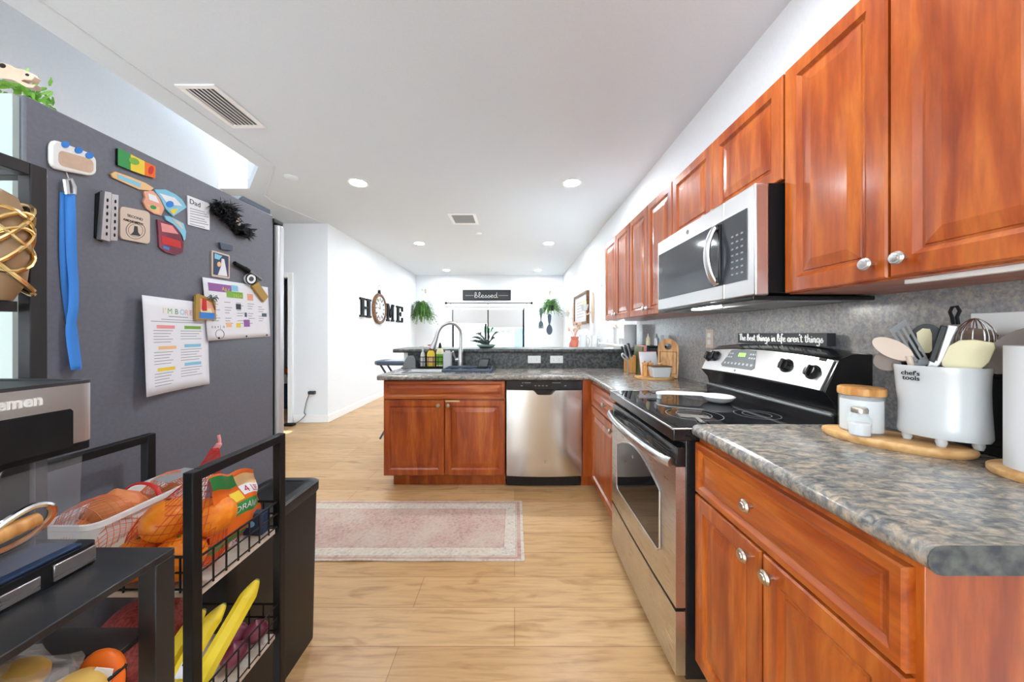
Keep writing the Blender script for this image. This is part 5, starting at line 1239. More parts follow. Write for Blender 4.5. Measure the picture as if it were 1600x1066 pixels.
for sx_, sy_, r in ((336, 330, .014), (346, 335, .016), (356, 348, .013), (365, 360, .011)):
    mb.ball(tuple(fp3(sx_, sy_, .009)), (.009, r*1.3, r*1.3), 10, n=6, bump=.2)
emit('feathers', mb, K['ink'], t, smooth=0)
emit('eye', MB().ball(tuple(fp3(363, 347, .022)), (.006, .009, .014), 12, n=8), K['linen'], t); emit('beak', MB().ball(tuple(fp3(361, 338, .022)), (.005, .009, .007), 8, n=6), K['brass'], t)
t, _ = mag('clip_magnet', 'plain dark grey rectangular magnet below the black feathers', 'magnet', [(340, 379), (360, 384), (360, 392), (342, 389)], .008, 'slate', group='fridge magnets')
t, _ = mag('photo_magnet', 'small blue photo magnet with a pale border', 'magnet', rrect(329, 357, 391, 399, 432, 436, 2), .004, 'linen', group='fridge magnets')
deco(t, 'photo', [(331, 394), (355, 401), (355, 433), (331, 429)], .0046, .005, 'navy'); deco(t, 'figure', [(344, 404), (348, 405), (353, 432), (338, 430), (343, 416)], .005, .0055, 'paper'); deco(t, 'figure', blob(340, 413, 3, 4, 0, 0, 10), .005, .0055, 'tang'); deco(t, 'sky_patch', [(333, 396), (345, 400), (340, 406), (333, 404)], .005, .0054, 'sky')
# papers (slightly curled sheets)
def sheet(name, label, tl, tr_, br, bl, curl, m='paper', cat='paper', twist=0):
    base = fr(*bl); t = thing(name, label, cat, (FXX, base[0], base[1])); n, k = 10, 10
    A = [Vector((0, *fr(*p))) for p in (tl, tr_, br, bl)]
    def S_(u, v):
        p = A[0]*(1-u)*(1-v)+A[1]*u*(1-v)+A[2]*u*v+A[3]*(1-u)*v
        return (FXX+.0012+curl*((1-u)**2)*(.35+.65*v)+.25*curl*v*v*u+.002*math.sin(3*v+1)*(1-u), p.y, p.z)
    vs = [S_(i/n, j/k) for i in range(n+1) for j in range(k+1)]
    o = emit('sheet', MB().add(vs, [(i*(k+1)+j, (i+1)*(k+1)+j, (i+1)*(k+1)+j+1, i*(k+1)+j+1) for i in range(n) for j in range(k)]), K[m], t)
    so = o.modifiers.new('s', 'SOLIDIFY'); so.thickness = .0004; so.offset = 0
    def on(poly, mm, nm, up=.0007): 
        m_ = MB(); N_ = len(poly); pts = [S_(a, b) for a, b in poly]
        return m_.add([(p[0]+up, p[1], p[2]) for p in pts], [tuple(range(N_))])
    return t, o, S_, on
def strips(S_, rows, up=.0007):
    m = MB()
    for u0, u1, v, h in rows:
        q = [S_(u0+(u1-u0)*i/4, v) for i in range(5)]+[S_(u0+(u1-u0)*i/4, v+h) for i in range(5)]
        m.add([(p[0]+up, p[1], p[2]) for p in q], [(i, i+1, 6+i, 5+i) for i in range(4)])
    return m
t, o, S_, on = sheet('activity_sheet', "white paper headed I'M BORED with coloured lists on the fridge", (213, 461), (325, 474), (323, 600), (209, 621), .035)
cols = ['pink', 'gpack', 'orangep', 'sky', 'red', 'yellow', 'lime', 'blue', 'purple']
def sheet_text(t, S_, s, u0, v0, du, dv, mats, name='letter', up=.0008):
    for ch in s[0:]:
        if ch != ' ':
            mb = MB(); text_mb(mb, ch, 1, lambda a, b, c: (lambda p: (p[0]+up, p[1], p[2]))(S_(u0+a*du*1.25, v0-b*dv)), .0)
            emit(name, mb, K[mats[0]], t, smooth=0); mats = mats[1:]+mats[:1]
        u0 += du*(.45 if ch in " I'" else .98)
sheet_text(t, S_, "I'M BORED", .27, .165, .078, .085, ['tang', 'tang', 'lime', 'gpack', 'sky', 'peach', 'pink', 'tang', 'sky'])
emit('subtitle', strips(S_, [(.36, .66, .19, .008), (.25, .80, .225, .006), (.1, .9, .25, .006)]), K['lines'], t)
for u0, v0, c in ((.18, .29, 'pink'), (.60, .29, 'lime'), (.20, .51, 'tang'), (.60, .50, 'sky'), (.18, .735, 'yellow'), (.60, .71, 'sky')):
    emit('heading', strips(S_, [(u0, u0+.27, v0, .035)], .0008), K[c], t)
emit('text_lines', strips(S_, [(.13+.0*(i % 2), .42-.03*(i % 3), v+.03*i, .006) for v, n_ in ((.345, 5), (.57, 5), (.79, 5)) for i in range(n_)]+[(.54, .88-.04*(i % 3), v+.03*i, .006) for v, n_ in ((.345, 4), (.555, 5), (.765, 4)) for i in range(n_)]), K['lines'], t)
t, o, S_, on = sheet('calendar_page', 'white April calendar page with small pictures on the fridge', (313, 433), (418, 449), (421, 526), (320, 533), .010)
emit('banner', strips(S_, [(.06, .38, .07, .13)]), K['purple'], t); emit('banner', strips(S_, [(.30, .55, .17, .11)], .0008), K['lime'], t); emit('banner', strips(S_, [(.38, .48, .06, .1)], .0008), K['sky'], t)
sheet_text(t, S_, 'Apr', .24, .175, .045, .10, ['yellow'], up=.0012); sheet_text(t, S_, '2024', .40, .265, .035, .08, ['yellow'], up=.0012)
emit('text_lines', strips(S_, [(.08+.18*i, .08+.18*i+.11-.02*((i+j) % 3), .36+.045*j, .010) for i in range(5) for j in range(9) if (i*3+j*5) % 4]), K['lines'], t)
for u, v, w, h, c in ((.43, .38, .08, .10, 'dgrey'), (.52, .36, .09, .11, 'slate'), (.56, .53, .04, .08, 'slate'), (.54, .66, .1, .13, 'purple'), (.27, .71, .08, .08, 'tang'), (.42, .72, .07, .08, 'yellow'), (.86, .53, .09, .07, 'slate'), (.62, .18, .10, .12, 'peach')):
    if (u, v) != (.52, .36): emit('picture', strips(S_, [(u, u+w, v, h)], .0008), K[c], t)
emit('hole_mark', strips(S_, [(.14, .165, .95, .03), (.56, .585, .95, .03), (.92, .945, .95, .03)], .0008), K['ink'], t)
emit('stamp', MB().tube([(lambda p: (p[0]+.001, p[1], p[2]))(S_(.17+.06*math.cos(a), .90+.075*math.sin(a))) for a in [2*PI*k/20 for k in range(20)]], .0006, 5, True), K['ink'], t)
sheet_text(t, S_, 'navjo', .06, .80, .040, .075, ['slate'], up=.001)
# marker, tag, bar
t = thing('marker_pen', 'black and white marker pen stuck to the fridge above the calendar', 'marker', (FXX, 1.27, 1.42))
emit('cap', MB().tube([fp3(362, 411, .010), fp3(381, 422, .010)], [.007, .0085], 12), K['ink'], t); emit('barrel', MB().tube([fp3(381, 422, .010), fp3(404, 437, .010)], [.0075, .006], 12), K['grey'], t)
emit('magnet_band', MB().tube([fp3(378, 420, .010), fp3(384, 424, .010)], .0095, 12), K['ink'], t)
t, _ = mag('round_magnet', 'round white and black magnet clip holding the calendar', 'magnet', blob(387, 436, 8, 8, 0, 0, 22), .010, 'white', off=.004, group='fridge magnets')
emit('rim', MB().tube([fp3(*p, .014) for p in blob(387, 436, 8, 8, 0, 0, 22)], .0022, 6, True), K['ink'], t); deco(t, 'emblem', blob(387, 436, 4, 4, 0, 0, 8), .014, .0146, 'dgrey')
t, _ = mag('glitter_magnet', 'gold glitter bar magnet at the corner of the calendar', 'magnet', [(389, 447), (399, 441), (415, 464), (408, 472)], .009, 'gold', off=.004, bevel=.001, group='fridge magnets')
t, _ = mag('lighthouse_magnet', 'yellow framed seaside magnet with a palm tree and lighthouse', 'magnet', [(299, 461), (303, 459), (330, 470), (331, 500), (299, 500)], .007, 'gold', off=.008, group='fridge magnets')
deco(t, 'sea', [(305, 487), (328, 489), (328, 499), (304, 497)], .0152, .016, 'blue'); deco(t, 'sky_panel', [(305, 466), (327, 474), (328, 489), (305, 487)], .0152, .0156, 'peach'); deco(t, 'lighthouse', [(309, 466), (314, 468), (315, 486), (308, 486)], .0156, .018, 'red'); deco(t, 'sand', [(306, 484), (322, 482), (324, 489), (306, 488)], .0156, .017, 'cream')
emit('palm_trunk', MB().tube([fp3(328, 484, .018), fp3(324, 472, .019), fp3(322, 466, .02)], .0018, 6), K['walnut'], t)
mb = MB()
for a in range(9): r_ = 2*PI*a/9; mb.strip(smooth_path([fp3(322, 466, .02), fp3(322+6*math.cos(r_), 465+4*math.sin(r_), .023), fp3(322+11*math.cos(r_), 468+7*math.sin(r_), .02)], 3), .006, (0, .6, .8))
emit('palm_crown', mb, K['darkleaf'], t)
# wooden ornament + greenery on top of the fridge
WM = plane((0, .82, 0), (1, 0, 0), (0, 0, 1))
def wp(x, y): D = .82; return ((x-CX)*D/F, CH+(CY-y)*D/F)
t = thing('wooden_ornament', 'pale cut-out wooden snout ornament on top of the fridge', 'ornament', (-1.32, .82, FZ))
top_ = [wp(*p) for p in ((-70, 150), (-70, 60), (-30, 60), (0, 72), (14, 88), (30, 104), (36, 112), (50, 116), (60, 122), (66, 128), (62, 133), (50, 131), (44, 131), (54, 138), (66, 140), (62, 143), (50, 142), (36, 132), (28, 130), (14, 126), (0, 118), (-40, 120), (-45, 150))]
top_ = [wp(*p) for p in ((-70, 149), (-75, 100), (-30, 96), (0, 102), (14, 104), (26, 107), (33, 112), (46, 114), (58, 119), (65, 126), (60, 131), (48, 130), (44, 132), (56, 137), (67, 138), (63, 143), (52, 142), (40, 135), (30, 130), (14, 128), (0, 120), (-25, 122), (-40, 149))]
emit('board', MB().prism(top_, 0, .012, WM), K['tan'], t, smooth=0, bevel=.001)
for x, y, a, b in ((16, 109, 5, 3.5), (54, 123, 3, 2)): emit('eyelet', MB().prism([wp(*p) for p in blob(x, y, a, b, .2, 0, 14)], .012, .0128, WM), K['ink'], t)
t = thing('trailing_greenery', 'bright green artificial leaves beside the wooden ornament on the fridge', 'plant', (-1.3, .88, FZ))
mb = MB(); rnd = random.Random(12)
for i in range(120):
    x, z = wp(rnd.uniform(-70, -8), rnd.uniform(84, 144)); 
    if wp(0, 0) and x > wp(14, 0)[0]: continue
    p = Vector((x, .86+rnd.uniform(0, .08), max(z, FZ+.012))); d = Vector((rnd.uniform(-1, 1), rnd.uniform(-.3, .3), rnd.uniform(-.6, 1))).normalized()*.026
    if (p+d).z < FZ+.004: d.z = abs(d.z)
    if (p+d*1.2).y < .85: d.y = 0
    mb.strip([p, p+d*.5, p+d], .014, d.cross(Vector((0, 1, 0))) if d.cross(Vector((0, 1, 0))).length > .001 else (1, 0, 0))
emit('leaves', mb, K['lime'], t, smooth=0); emit('planter', MB().lathe([(0, 0), (.045, 0), (.06, .06), (.05, .06), (0, .05)], (-1.36, .9, FZ+.0005), 18), K['cer'], t)

# ------------------------------------------------------------------ trash can
TX0, TX1, TY0, TY1 = -1.026, -.815, .93, 1.365
t = thing('trash_can', 'slim black trash can between the produce cart and the rug', 'trash can', ((TX0+TX1)/2, 1.15, 0))
def rr(x0, x1, y0, y1, z, r=.03, n=5):
    o_ = []
    for cx_, cy_, a0 in ((x1-r, y1-r, 0), (x0+r, y1-r, .5*PI), (x0+r, y0+r, PI), (x1-r, y0+r, 1.5*PI)):
        o_ += [(cx_+r*math.cos(a0+.5*PI*k/n), cy_+r*math.sin(a0+.5*PI*k/n), z) for k in range(n+1)]
    return o_
emit('body', MB().rings([rr(TX0+.01, TX1-.012, TY0+.012, TY1-.012, 0), rr(TX0, TX1-.003, TY0+.002, TY1-.003, .60)]), K['bplas'], t)
lid = emit('lid', MB().rings([rr(TX0, TX1, TY0, TY1, .60), rr(TX0, TX1+.003, TY0-.003, TY1+.003, .605), rr(TX0, TX1+.003, TY0-.003, TY1+.003, .638), rr(TX0+.006, TX1-.004, TY0+.004, TY1-.004, .645), rr(TX0+.03, TX1-.03, TY0+.03, TY1-.03, .645), rr(TX0+.034, TX1-.034, TY0+.034, TY1-.034, .641)]), K['bplas'], t)
emit('pedal', MB().box((TX0+TX1)/2-.05, (TX0+TX1)/2+.05, TY0-.04, TY0+.004, .012, .03), K['bplas'], t, bevel=.004)

# ------------------------------------------------------------------ produce cart
PX0, PX1, PY0, PY1, PZ = -.965, -.62, .625, .855, .985
t = thing('produce_cart', 'black metal tiered produce cart with wire baskets beside the fridge', 'cart', ((PX0+PX1)/2, (PY0+PY1)/2, 0))
s = .010
for x in (PX0, PX1):
    fo = MB()
    for y in (PY0, PY1): fo.box(x-s, x+s, y-s, y+s, .05, PZ)
    fo.box(x-s, x+s, PY0+s, PY1-s, PZ-2*s, PZ)
    emit('side_frame', fo, K['bmetal'], t, bevel=.002)
for x in (PX0, PX1):
    for y in (PY0, PY1): emit('caster', MB().lathe([(0, -.012), (.024, -.012), (.025, 0), (.024, .012), (0, .012)], (0, 0, 0), 16, lambda a, b, c: (x+c, y+a, .025+b)).box(x-.006, x+.006, y-.006, y+.006, .02, .055), K['bmetal'], t)
def basket(zb, zr, name='wire_basket'):
    m = MB(); x0, x1, y0, y1 = PX0+s+.004, PX1-s-.002, PY0+s+.0, PY1-s-.0
    x1 = PX1+.003; 
    for z in (zr, (zr+zb)/2+.004, zb+.006):
        m.tube([(x0, y0, z), (x1, y0, z), (x1, y1, z), (x0, y1, z)], .003 if z == zr else .0022, 6, True)
    for i in range(8):
        y = y0+(y1-y0)*i/7
        for x in (x0, x1): m.tube([(x, y, zr), (x, y, zb)], .002, 5)
    for i in range(10):
        x = x0+(x1-x0)*i/9
        for y in (y0, y1): m.tube([(x, y, zr), (x, y, zb)], .002, 5)
    o = emit(name, m, K['bmetal'], t)
    emit('shelf_board', MB().box(x0+.003, x1-.004, y0+.003, y1-.003, zb-.012, zb), K['board'], t, bevel=.001)
basket(.742, .812); basket(.470, .545)
basket(.20, .27)
ZS1, ZS2 = .7424, .4704
# white bin with onions
t = thing('white_bin', 'white plastic bin of onions on the top tier of the produce cart', 'bin', (-.88, .74, ZS1))
bx0, bx1, by0, by1 = -.945, -.83, .64, .90
def bq(i, z): return rr(bx0-i, bx1+i, by0-i*.6, by1+i, ZS1+z, .025)
emit('shell', MB().rings([bq(-.012, 0), bq(-.002, .115), bq(.004, .118), bq(.004, .128), bq(-.004, .128), bq(-.006, .115), bq(-.016, .006)]), K['white'], t)
def net(name, rings_, m, parent, th=.0011):
    R2 = []
    for r0, r1 in zip(rings_, rings_[1:]):
        for k in range(2): R2.append([tuple(Vector(a)*(1-k/2)+Vector(b)*k/2) for a, b in zip(r0, r1)])
    rings_ = R2+[rings_[-1]]
    o = emit(name, MB().rings(rings_), K[m], parent, smooth=0)
    w = o.modifiers.new('net', 'WIREFRAME'); w.thickness = th; w.use_replace = True; return o
def twist_rings(cs, seg):     # centre, radii (u,v), twist -> diamond net
    out = []
    for i, (c, ru, rv, ax) in enumerate(cs):
        ax = Vector(ax).normalized(); u = ax.orthogonal().normalized(); u = Vector((0, 0, 1)) if abs(ax.z) < .8 else Vector((1, 0, 0))
        u = (u-ax*u.dot(ax)).normalized(); v = ax.cross(u)
        out.append([tuple(Vector(c)+u*ru*math.cos(2*PI*k/seg+i*.16)+v*rv*math.sin(2*PI*k/seg+i*.16)) for k in range(seg)])
    return out
on_pos = [(-.90, .68, .047, .1), (-.865, .735, .046, .3), (-.905, .775, .044, .5), (-.862, .82, .042, .2), (-.905, .855, .038, .4), (-.885, .72, .045, .8)]
for i, (x, y, r, _q) in enumerate(on_pos):
    z = ZS1+.030+r*.92+(.045 if i == 5 else 0)+(.01 if i > 1 and i != 5 else 0)
    t = thing('yellow_onion', ('yellow onion nearest the viewpoint in the bin net', 'yellow onion by the side of the bin next to the oranges', 'yellow onion in the middle of the bin on the fridge side', 'yellow onion beyond the net tie at the cart edge of the bin', 'yellow onion at the far end of the bin', 'yellow onion lying on top of the others in the bin')[i], 'onion', (x, y, z-r), 'yellow onions in the white bin')
    emit('bulb', MB().lathe([(0, -r*.92), (r*.5, -r*.8), (r*.95, -r*.25), (r, .1*r), (r*.8, r*.55), (r*.3, r*.85), (r*.1, r*1.0), (0, r*1.02)], (x, y, z), 20), K['onion'], t)
t = thing('onion_net', 'orange-red net bag around the onions in the white bin', 'net bag', (-.885, .74, ZS1+.01))
cs = [((-.885, .632, .80), .02, .02, (0, 1, 0)), ((-.885, .645, .81), .045, .042, (0, 1, 0))]+[((-.885, .66+.0225*i, .835+.006*math.sin(i)), .062-.018*math.exp(-((i-5)/1.3)**2)-.0012*i, .057-.016*math.exp(-((i-5)/1.3)**2)-.0014*i, (0, 1, 0)) for i in range(10)]+[((-.885, .885, .815), .02, .02, (0, 1, 0))]
net('netting', twist_rings(cs, 40), 'orgnet', t, .0013)
emit('tie_band', MB().tube(smooth_path([(-.935, .765, .865), (-.91, .77, .888), (-.88, .772, .893), (-.85, .77, .882), (-.836, .765, .860)]), .005, 8, flat=.5), K['red'], t)
emit('paper_label', MB().add([(-.885, .79, .893), (-.845, .79, .886), (-.84, .87, .885), (-.885, .87, .89)], [(0, 1, 2, 3)]), K['cloud'], t)
# oranges
og = [(-.700, .672, ZS1+.046, .045), (-.745, .715, ZS1+.045, .044), (-.668, .735, ZS1+.046, .045), (-.712, .700, ZS1+.112, .042), (-.665, .69, ZS1+.105, .040)]
og = [(-.692, .668, ZS1+.0455, .045), (-.775, .668, ZS1+.044, .0435), (-.735, .745, ZS1+.044, .0435), (-.735, .690, ZS1+.112, .044), (-.675, .725, ZS1+.100, .0435)]
for i, (x, y, z, r) in enumerate(og):
    t = thing('orange', ('orange lowest in the net, nearest the cart post', 'orange at the bottom of the net beside the white bin', 'orange at the back of the net', 'orange on top of the net pile, left of the cart post', 'orange on top of the net pile, right of the cart post')[i], 'orange', (x, y, z-r), 'oranges in the red net bag')
    emit('fruit', MB().ball((x, y, z), (r, r, r*.95), 24, n=16), K['orange'], t)
    emit('stem_scar', MB().lathe([(0, 0), (.004, 0), (.003, .002), (0, .002)], (x, y, z+r*.95), 8), K['green'], t)
t = thing('orange_net_bag', 'red net bag with a printed wrapper holding the oranges', 'net bag', (-.72, .71, ZS1))
cs = []
for zz, rx, ry, dx, dy in ((.001, .02, .02, 0, 0), (.004, .075, .05, 0, 0), (.03, .092, .062, 0, 0), (.06, .092, .064, 0, 0), (.09, .085, .064, .005, 0), (.12, .072, .060, .01, .005), (.150, .045, .045, .022, .012), (.175, .030, .03, .032, .02), (.20, .020, .02, .04, .03), (.225, .012, .012, .044, .036), (.245, .006, .006, .046, .04)):
    cs.append(((-.733+dx, .705+dy, ZS1+zz), rx+.001, ry, (0, 0, 1)))
net('netting', twist_rings(cs, 34), 'rednet', t, .0011)
emit('bag_tip', MB().tube(smooth_path([(-.687, .745, ZS1+.24), (-.682, .75, ZS1+.255), (-.686, .752, ZS1+.272)]), [.006]*6+[.003]*7, 8), K['pink'], t)
# wrapper: crumpled printed plastic on the right side of the bag
def wrap(u, v):        # u along y 0..1, v down 0..1
    y = .705+.135*u+.02*v*u; w = .010*math.sin(9*u+5*v)+.006*math.sin(17*v+3*u)
    x = -.668+.030*math.sin(PI*min(1, v*1.05))*(.4+.6*math.sin(PI*u))+w*.5-.01*u
    z = ZS1+.195-.035*u-.190*v*(1-.12*u)
    return Vector((x, y, z+.004*math.sin(11*u+v*4)))
def wpatch(name, u0, u1, v0, v1, m, up=0, n=12):
    vs = [tuple(wrap(u0+(u1-u0)*i/n, v0+(v1-v0)*j/n)+Vector((up, -up*.3, 0))) for i in range(n+1) for j in range(n+1)]
    o = emit(name, MB().add(vs, [(i*(n+1)+j, (i+1)*(n+1)+j, (i+1)*(n+1)+j+1, i*(n+1)+j+1) for i in range(n) for j in range(n)]), K[m], t)
    return o
w0 = wpatch('wrapper', 0, 1, 0, 1, 'orangep', n=20)
for nm, u0, u1, v0, v1, m in (('printed_band', 0, .5, .02, .18, 'gpack'), ('printed_band', .5, 1, .06, .2, 'tang'), ('printed_band', .05, .98, .38, .56, 'gpack'), ('printed_band', .5, .98, .2, .32, 'paper'), ('printed_band', 0, .6, .80, .90, 'gpack'), ('printed_band', .35, .8, .92, .99, 'paper'), ('printed_patch', .3, .48, .24, .36, 'yellow')):
    b_ = emit(nm, MB().add([tuple(wrap(u0+(u1-u0)*i/8, v0+(v1-v0)*j/8)+Vector((.0012, -.0004, 0))) for i in range(9) for j in range(9)], [(i*9+j, (i+1)*9+j, (i+1)*9+j+1, i*9+j+1) for i in range(8) for j in range(8)]), K[m], w0)
def wtext(s_, u, v, du, dv, m):
    mb = MB(); text_mb(mb, s_, 1, lambda a, b, c: tuple(wrap(u+a*du, v-b*dv)+Vector((.0022, -.0008, 0))), 0); emit('lettering', mb, K[m], w0, smooth=0)
wtext('Cal ORANGES', .08, .51, .135, .13, 'paper'); wtext('4 LBS', .54, .30, .16, .12, 'red'); wtext('SALES', .40, .98, .13, .09, 'red')
# banana tip on the top tier
def banana(pts, r, label, base, grp, sticker=None):
    t = thing('banana', label, 'banana', base, grp); P = smooth_path(pts, 6); n = len(P)
    rad = [r*(.35+.65*min(1, i/4))*(1 if i < n-6 else max(.3, (n-i)/6.5)) for i in range(n)]
    emit('peel', MB().tube(P, rad, 7), K['banana'], t, smooth=50)
    emit('tip', MB().tube([P[0]-(P[1]-P[0])*.6, P[0], P[0]+(P[1]-P[0])*.2], [r*.25, r*.36, r*.37], 7), K['bantip'], t)
    if sticker:
        i = sticker; d = (P[i+1]-P[i-1]).normalized(); nrm = Vector((.55, -.6, .58)); nrm = (nrm-d*nrm.dot(d)).normalized(); s_ = d.cross(nrm)
        q = P[i]+nrm*r*1.02; emit('sticker', MB().add([tuple(q+d*a+s_*b) for a, b in ((-.02, -.009), (.02, -.009), (.02, .009), (-.02, .009))], [(0, 1, 2, 3)]), K['paper'], t)
        emit('sticker_print', MB().add([tuple(q+nrm*.0004+d*a+s_*b) for a, b in ((-.018, -.007), (.002, -.007), (.002, .007), (-.018, .007))], [(0, 1, 2, 3)]), K['dgrey'], t)
    return t
banana([(-.815, .66, ZS1+.055), (-.81, .69, ZS1+.045), (-.80, .73, ZS1+.03)], .016, 'single banana tip lying between the oranges and the white bin', (-.81, .69, ZS1), 'bananas')
t, gz = None, ZS1
t = thing('blueberry_box', 'dark navy produce box at the far end of the orange tier', 'box', (-.675, .815, ZS1))
emit('box', MB().box(-.735, -.632, .812, .838, ZS1, ZS1+.055), K['navy'], t, bevel=.004)
emit('logo', MB().prism([(.015*math.cos(k), .009*math.sin(k)) for k in [2*PI*i/20 for i in range(20)]], 0, .0006, plane((-.665, .8118, ZS1+.03), (1, 0, 0), (0, 0, 1))), K['sky'], t)
# ----- second tier
sb_ = ZS2
banana([(-.655, .825, sb_+.150), (-.655, .78, sb_+.122), (-.655, .71, sb_+.078), (-.66, .66, sb_+.035), (-.665, .645, sb_+.022)], .0185, 'banana on the lower tier closest to the basket side', (-.655, .7, sb_), 'bananas', )
banana([(-.695, .775, sb_+.13), (-.695, .73, sb_+.11), (-.695, .68, sb_+.07), (-.70, .65, sb_+.03)], .0185, 'middle banana of the lower tier carrying a white sticker', (-.695, .72, sb_), 'bananas', 11)
banana([(-.733, .765, sb_+.125), (-.733, .72, sb_+.105), (-.733, .67, sb_+.065), (-.735, .648, sb_+.03)], .0175, 'banana of the lower tier lying against the red sack', (-.735, .7, sb_), 'bananas')
for i, (x, y, r) in enumerate(((-.655, .822, .026), (-.66, .762, .026), (-.70, .815, .025))):
    z = sb_+r*.93+(.0)
    t = thing('red_onion', ('red onion at the far right corner of the lower tier', 'red onion under the outer banana on the lower tier', 'red onion behind the bananas on the lower tier')[i], 'onion', (x, y, z-r), 'red onions on the lower tier')
    emit('bulb', MB().lathe([(0, -r*.92), (r*.5, -r*.8), (r*.95, -r*.25), (r, .1*r), (r*.8, r*.55), (r*.3, r*.85), (r*.1, r*1.1), (0, r*1.15)], (x, y, z), 20), K['ronion'], t)
t = thing('red_mesh_sack', 'bulging red mesh sack at the back of the lower tier', 'sack', (-.83, .74, sb_))
emit('sack', MB().ball((-.835, .735, sb_+.09), (.08, .085, .088), 28, n=18, bump=.06, seed=3), K['redbag'], t)
emit('sack_neck', MB().tube(smooth_path([(-.81, .74, sb_+.165), (-.78, .77, sb_+.19), (-.75, .80, sb_+.185)]), [.03]*4+[.018]*5+[.024]*4, 12), K['redbag'], t)

# ------------------------------------------------------------------ coffee rack
CX1, CX0, CY1, CY0, CZT = -.588, -1.0, .562, -.25, .88
t = thing('coffee_rack', 'charcoal baker rack with a shelf hutch carrying the espresso machine', 'rack', (-.8, .15, 0))
emit('top', MB().box(CX0, CX1, CY0, CY1, CZT-.0115, CZT), K['rack'], t, bevel=.0015)
for x in (CX0, CX1-.03):
    for y in (CY0, CY1-.03):
        emit('leg', MB().box(x, x+.03, y, y+.03, 0, CZT-.012), K['rack'], t, bevel=.0015)
emit('rail', MB().box(CX0+.03, CX1-.03, CY1-.06, CY1-.012, .742, .752), K['rack'], t, bevel=.001)
emit('rail', MB().box(CX0+.03, CX1-.03, CY1-.03, CY1-.0, .62, .63), K['rack'], t)
HX = -.808
for y in (CY0, CY1-.021):
    emit('hutch_post', MB().box(HX-.021, HX, y, y+.021, CZT, 1.535), K['rack'], t, bevel=.0015); emit('hutch_post', MB().box(CX0, CX0+.03, y, y+.021, CZT, 1.535), K['rack'], t, bevel=.0015)
emit('hutch_rail', MB().box(HX-.021, HX, CY0+.021, CY1-.021, 1.514, 1.535), K['rack'], t, bevel=.0015)
emit('hutch_rail', MB().box(CX0+.03, HX-.021, CY1-.021, CY1, 1.514, 1.535), K['rack'], t, bevel=.0015)
emit('hutch_shelf', MB().box(CX0+.002, HX-.004, CY0+.03, CY1-.032, 1.285, 1.302), K['rack'], t)
emit('lower_shelf', MB().box(CX0+.03, CX1-.03, CY0+.03, CY1-.03, .30, .312), K['rack'], t)
# wire drawer hung under the top
m = MB(); wx0, wx1, wy0, wy1, wz0, wz1 = CX0+.035, CX1-.012, CY0+.05, CY1-.062, .672, .738
for z in (wz0, wz1): m.tube([(wx0, wy0, z), (wx1, wy0, z), (wx1, wy1, z), (wx0, wy1, z)], .0032, 6, True)
for i in range(13):
    y = wy0+(wy1-wy0)*i/12; m.tube([(wx1, y, wz1), (wx1-.02, y+.0, wz0), (wx0, y, wz0), (wx0, y, wz1)], .002, 5)
for i in range(6):
    x = wx0+(wx1-wx0)*i/5; m.tube([(x, wy1, wz1), (x, wy1, wz0), (x, wy0, wz0), (x, wy0, wz1)], .002, 5)
emit('wire_drawer', m, K['bmetal'], t)
emit('drawer_runner', MB().box(wx0-.004, wx0+.004, wy0, wy1, wz1, CZT-.012), K['bmetal'], t)
# contents of the drawer
def blobby(c, r, sd): return MB().ball(c, r, 26, n=18, bump=.05, seed=sd)
for i, (x, y, z, r, lb) in enumerate(((-.705, .405, .652, (.040, .045, .036), 'large yellow potato nearest the wire rim'), (-.775, .37, .648, (.04, .045, .034), 'yellow potato beside the largest one'), (-.70, .315, .648, (.038, .04, .034), 'yellow potato closest to the front of the drawer'), (-.85, .40, .65, (.04, .046, .036), 'yellow potato deep in the bag by the fridge'), (-.77, .29, .65, (.042, .04, .034), 'yellow potato deep in the bag'), (-.76, .385, .702, (.036, .04, .022), 'yellow potato on top of the bag'))):
    z += .077; x += .080; y += .045
    tag(emit('potato', MB().ball((x, y, z), r, 18, n=12, bump=.04, seed=i), K['potato'], base=(x, y, z-r[2])), lb, 'potato', 'potatoes in the clear bag')
t = thing('clear_produce_bag', 'crumpled clear plastic bag around the yellow potatoes', 'bag', (-.77, .36, .675))
bgm = MB(); R = []
for i in range(15):
    th = PI*i/14; R.append([(-.705+(.105+.012*math.sin(5*a+i))*math.sin(th)*math.cos(a), .395+(.105+.01*math.sin(4*a+2*i))*max(math.sin(th), .02)*math.sin(a), .742-.065*math.cos(th)+.006*math.sin(6*a+i*1.7)*math.sin(th)) for a in [2*PI*k/36 for k in range(36)]])
emit('film', bgm.rings(R), K['bag'], t)
t = thing('orange_snack_bag', 'shiny orange bag with a small white emblem at the end of the wire drawer', 'bag', (-.66, .485, .675))
emit('pouch', MB().ball((-.628, .494, .722), (.034, .018, .046), 26, n=16, bump=.05, seed=8), K['orangep'], t)
emit('emblem', MB().prism([(-.014, -.01), (.012, -.012), (.016, .004), (0, .015), (-.013, .006)], 0, .001, plane((-.612, .4765, .745), (.86, .5, 0), (-.1, 0, 1))), K['paper'], t)
t = thing('red_produce_bag', 'dark red produce bag behind the orange bag in the wire drawer', 'bag', (-.80, .47, .675))
emit('pouch', MB().ball((-.79, .468, .727), (.07, .026, .05), 24, n=14, bump=.07, seed=4), K['redbag'], t)
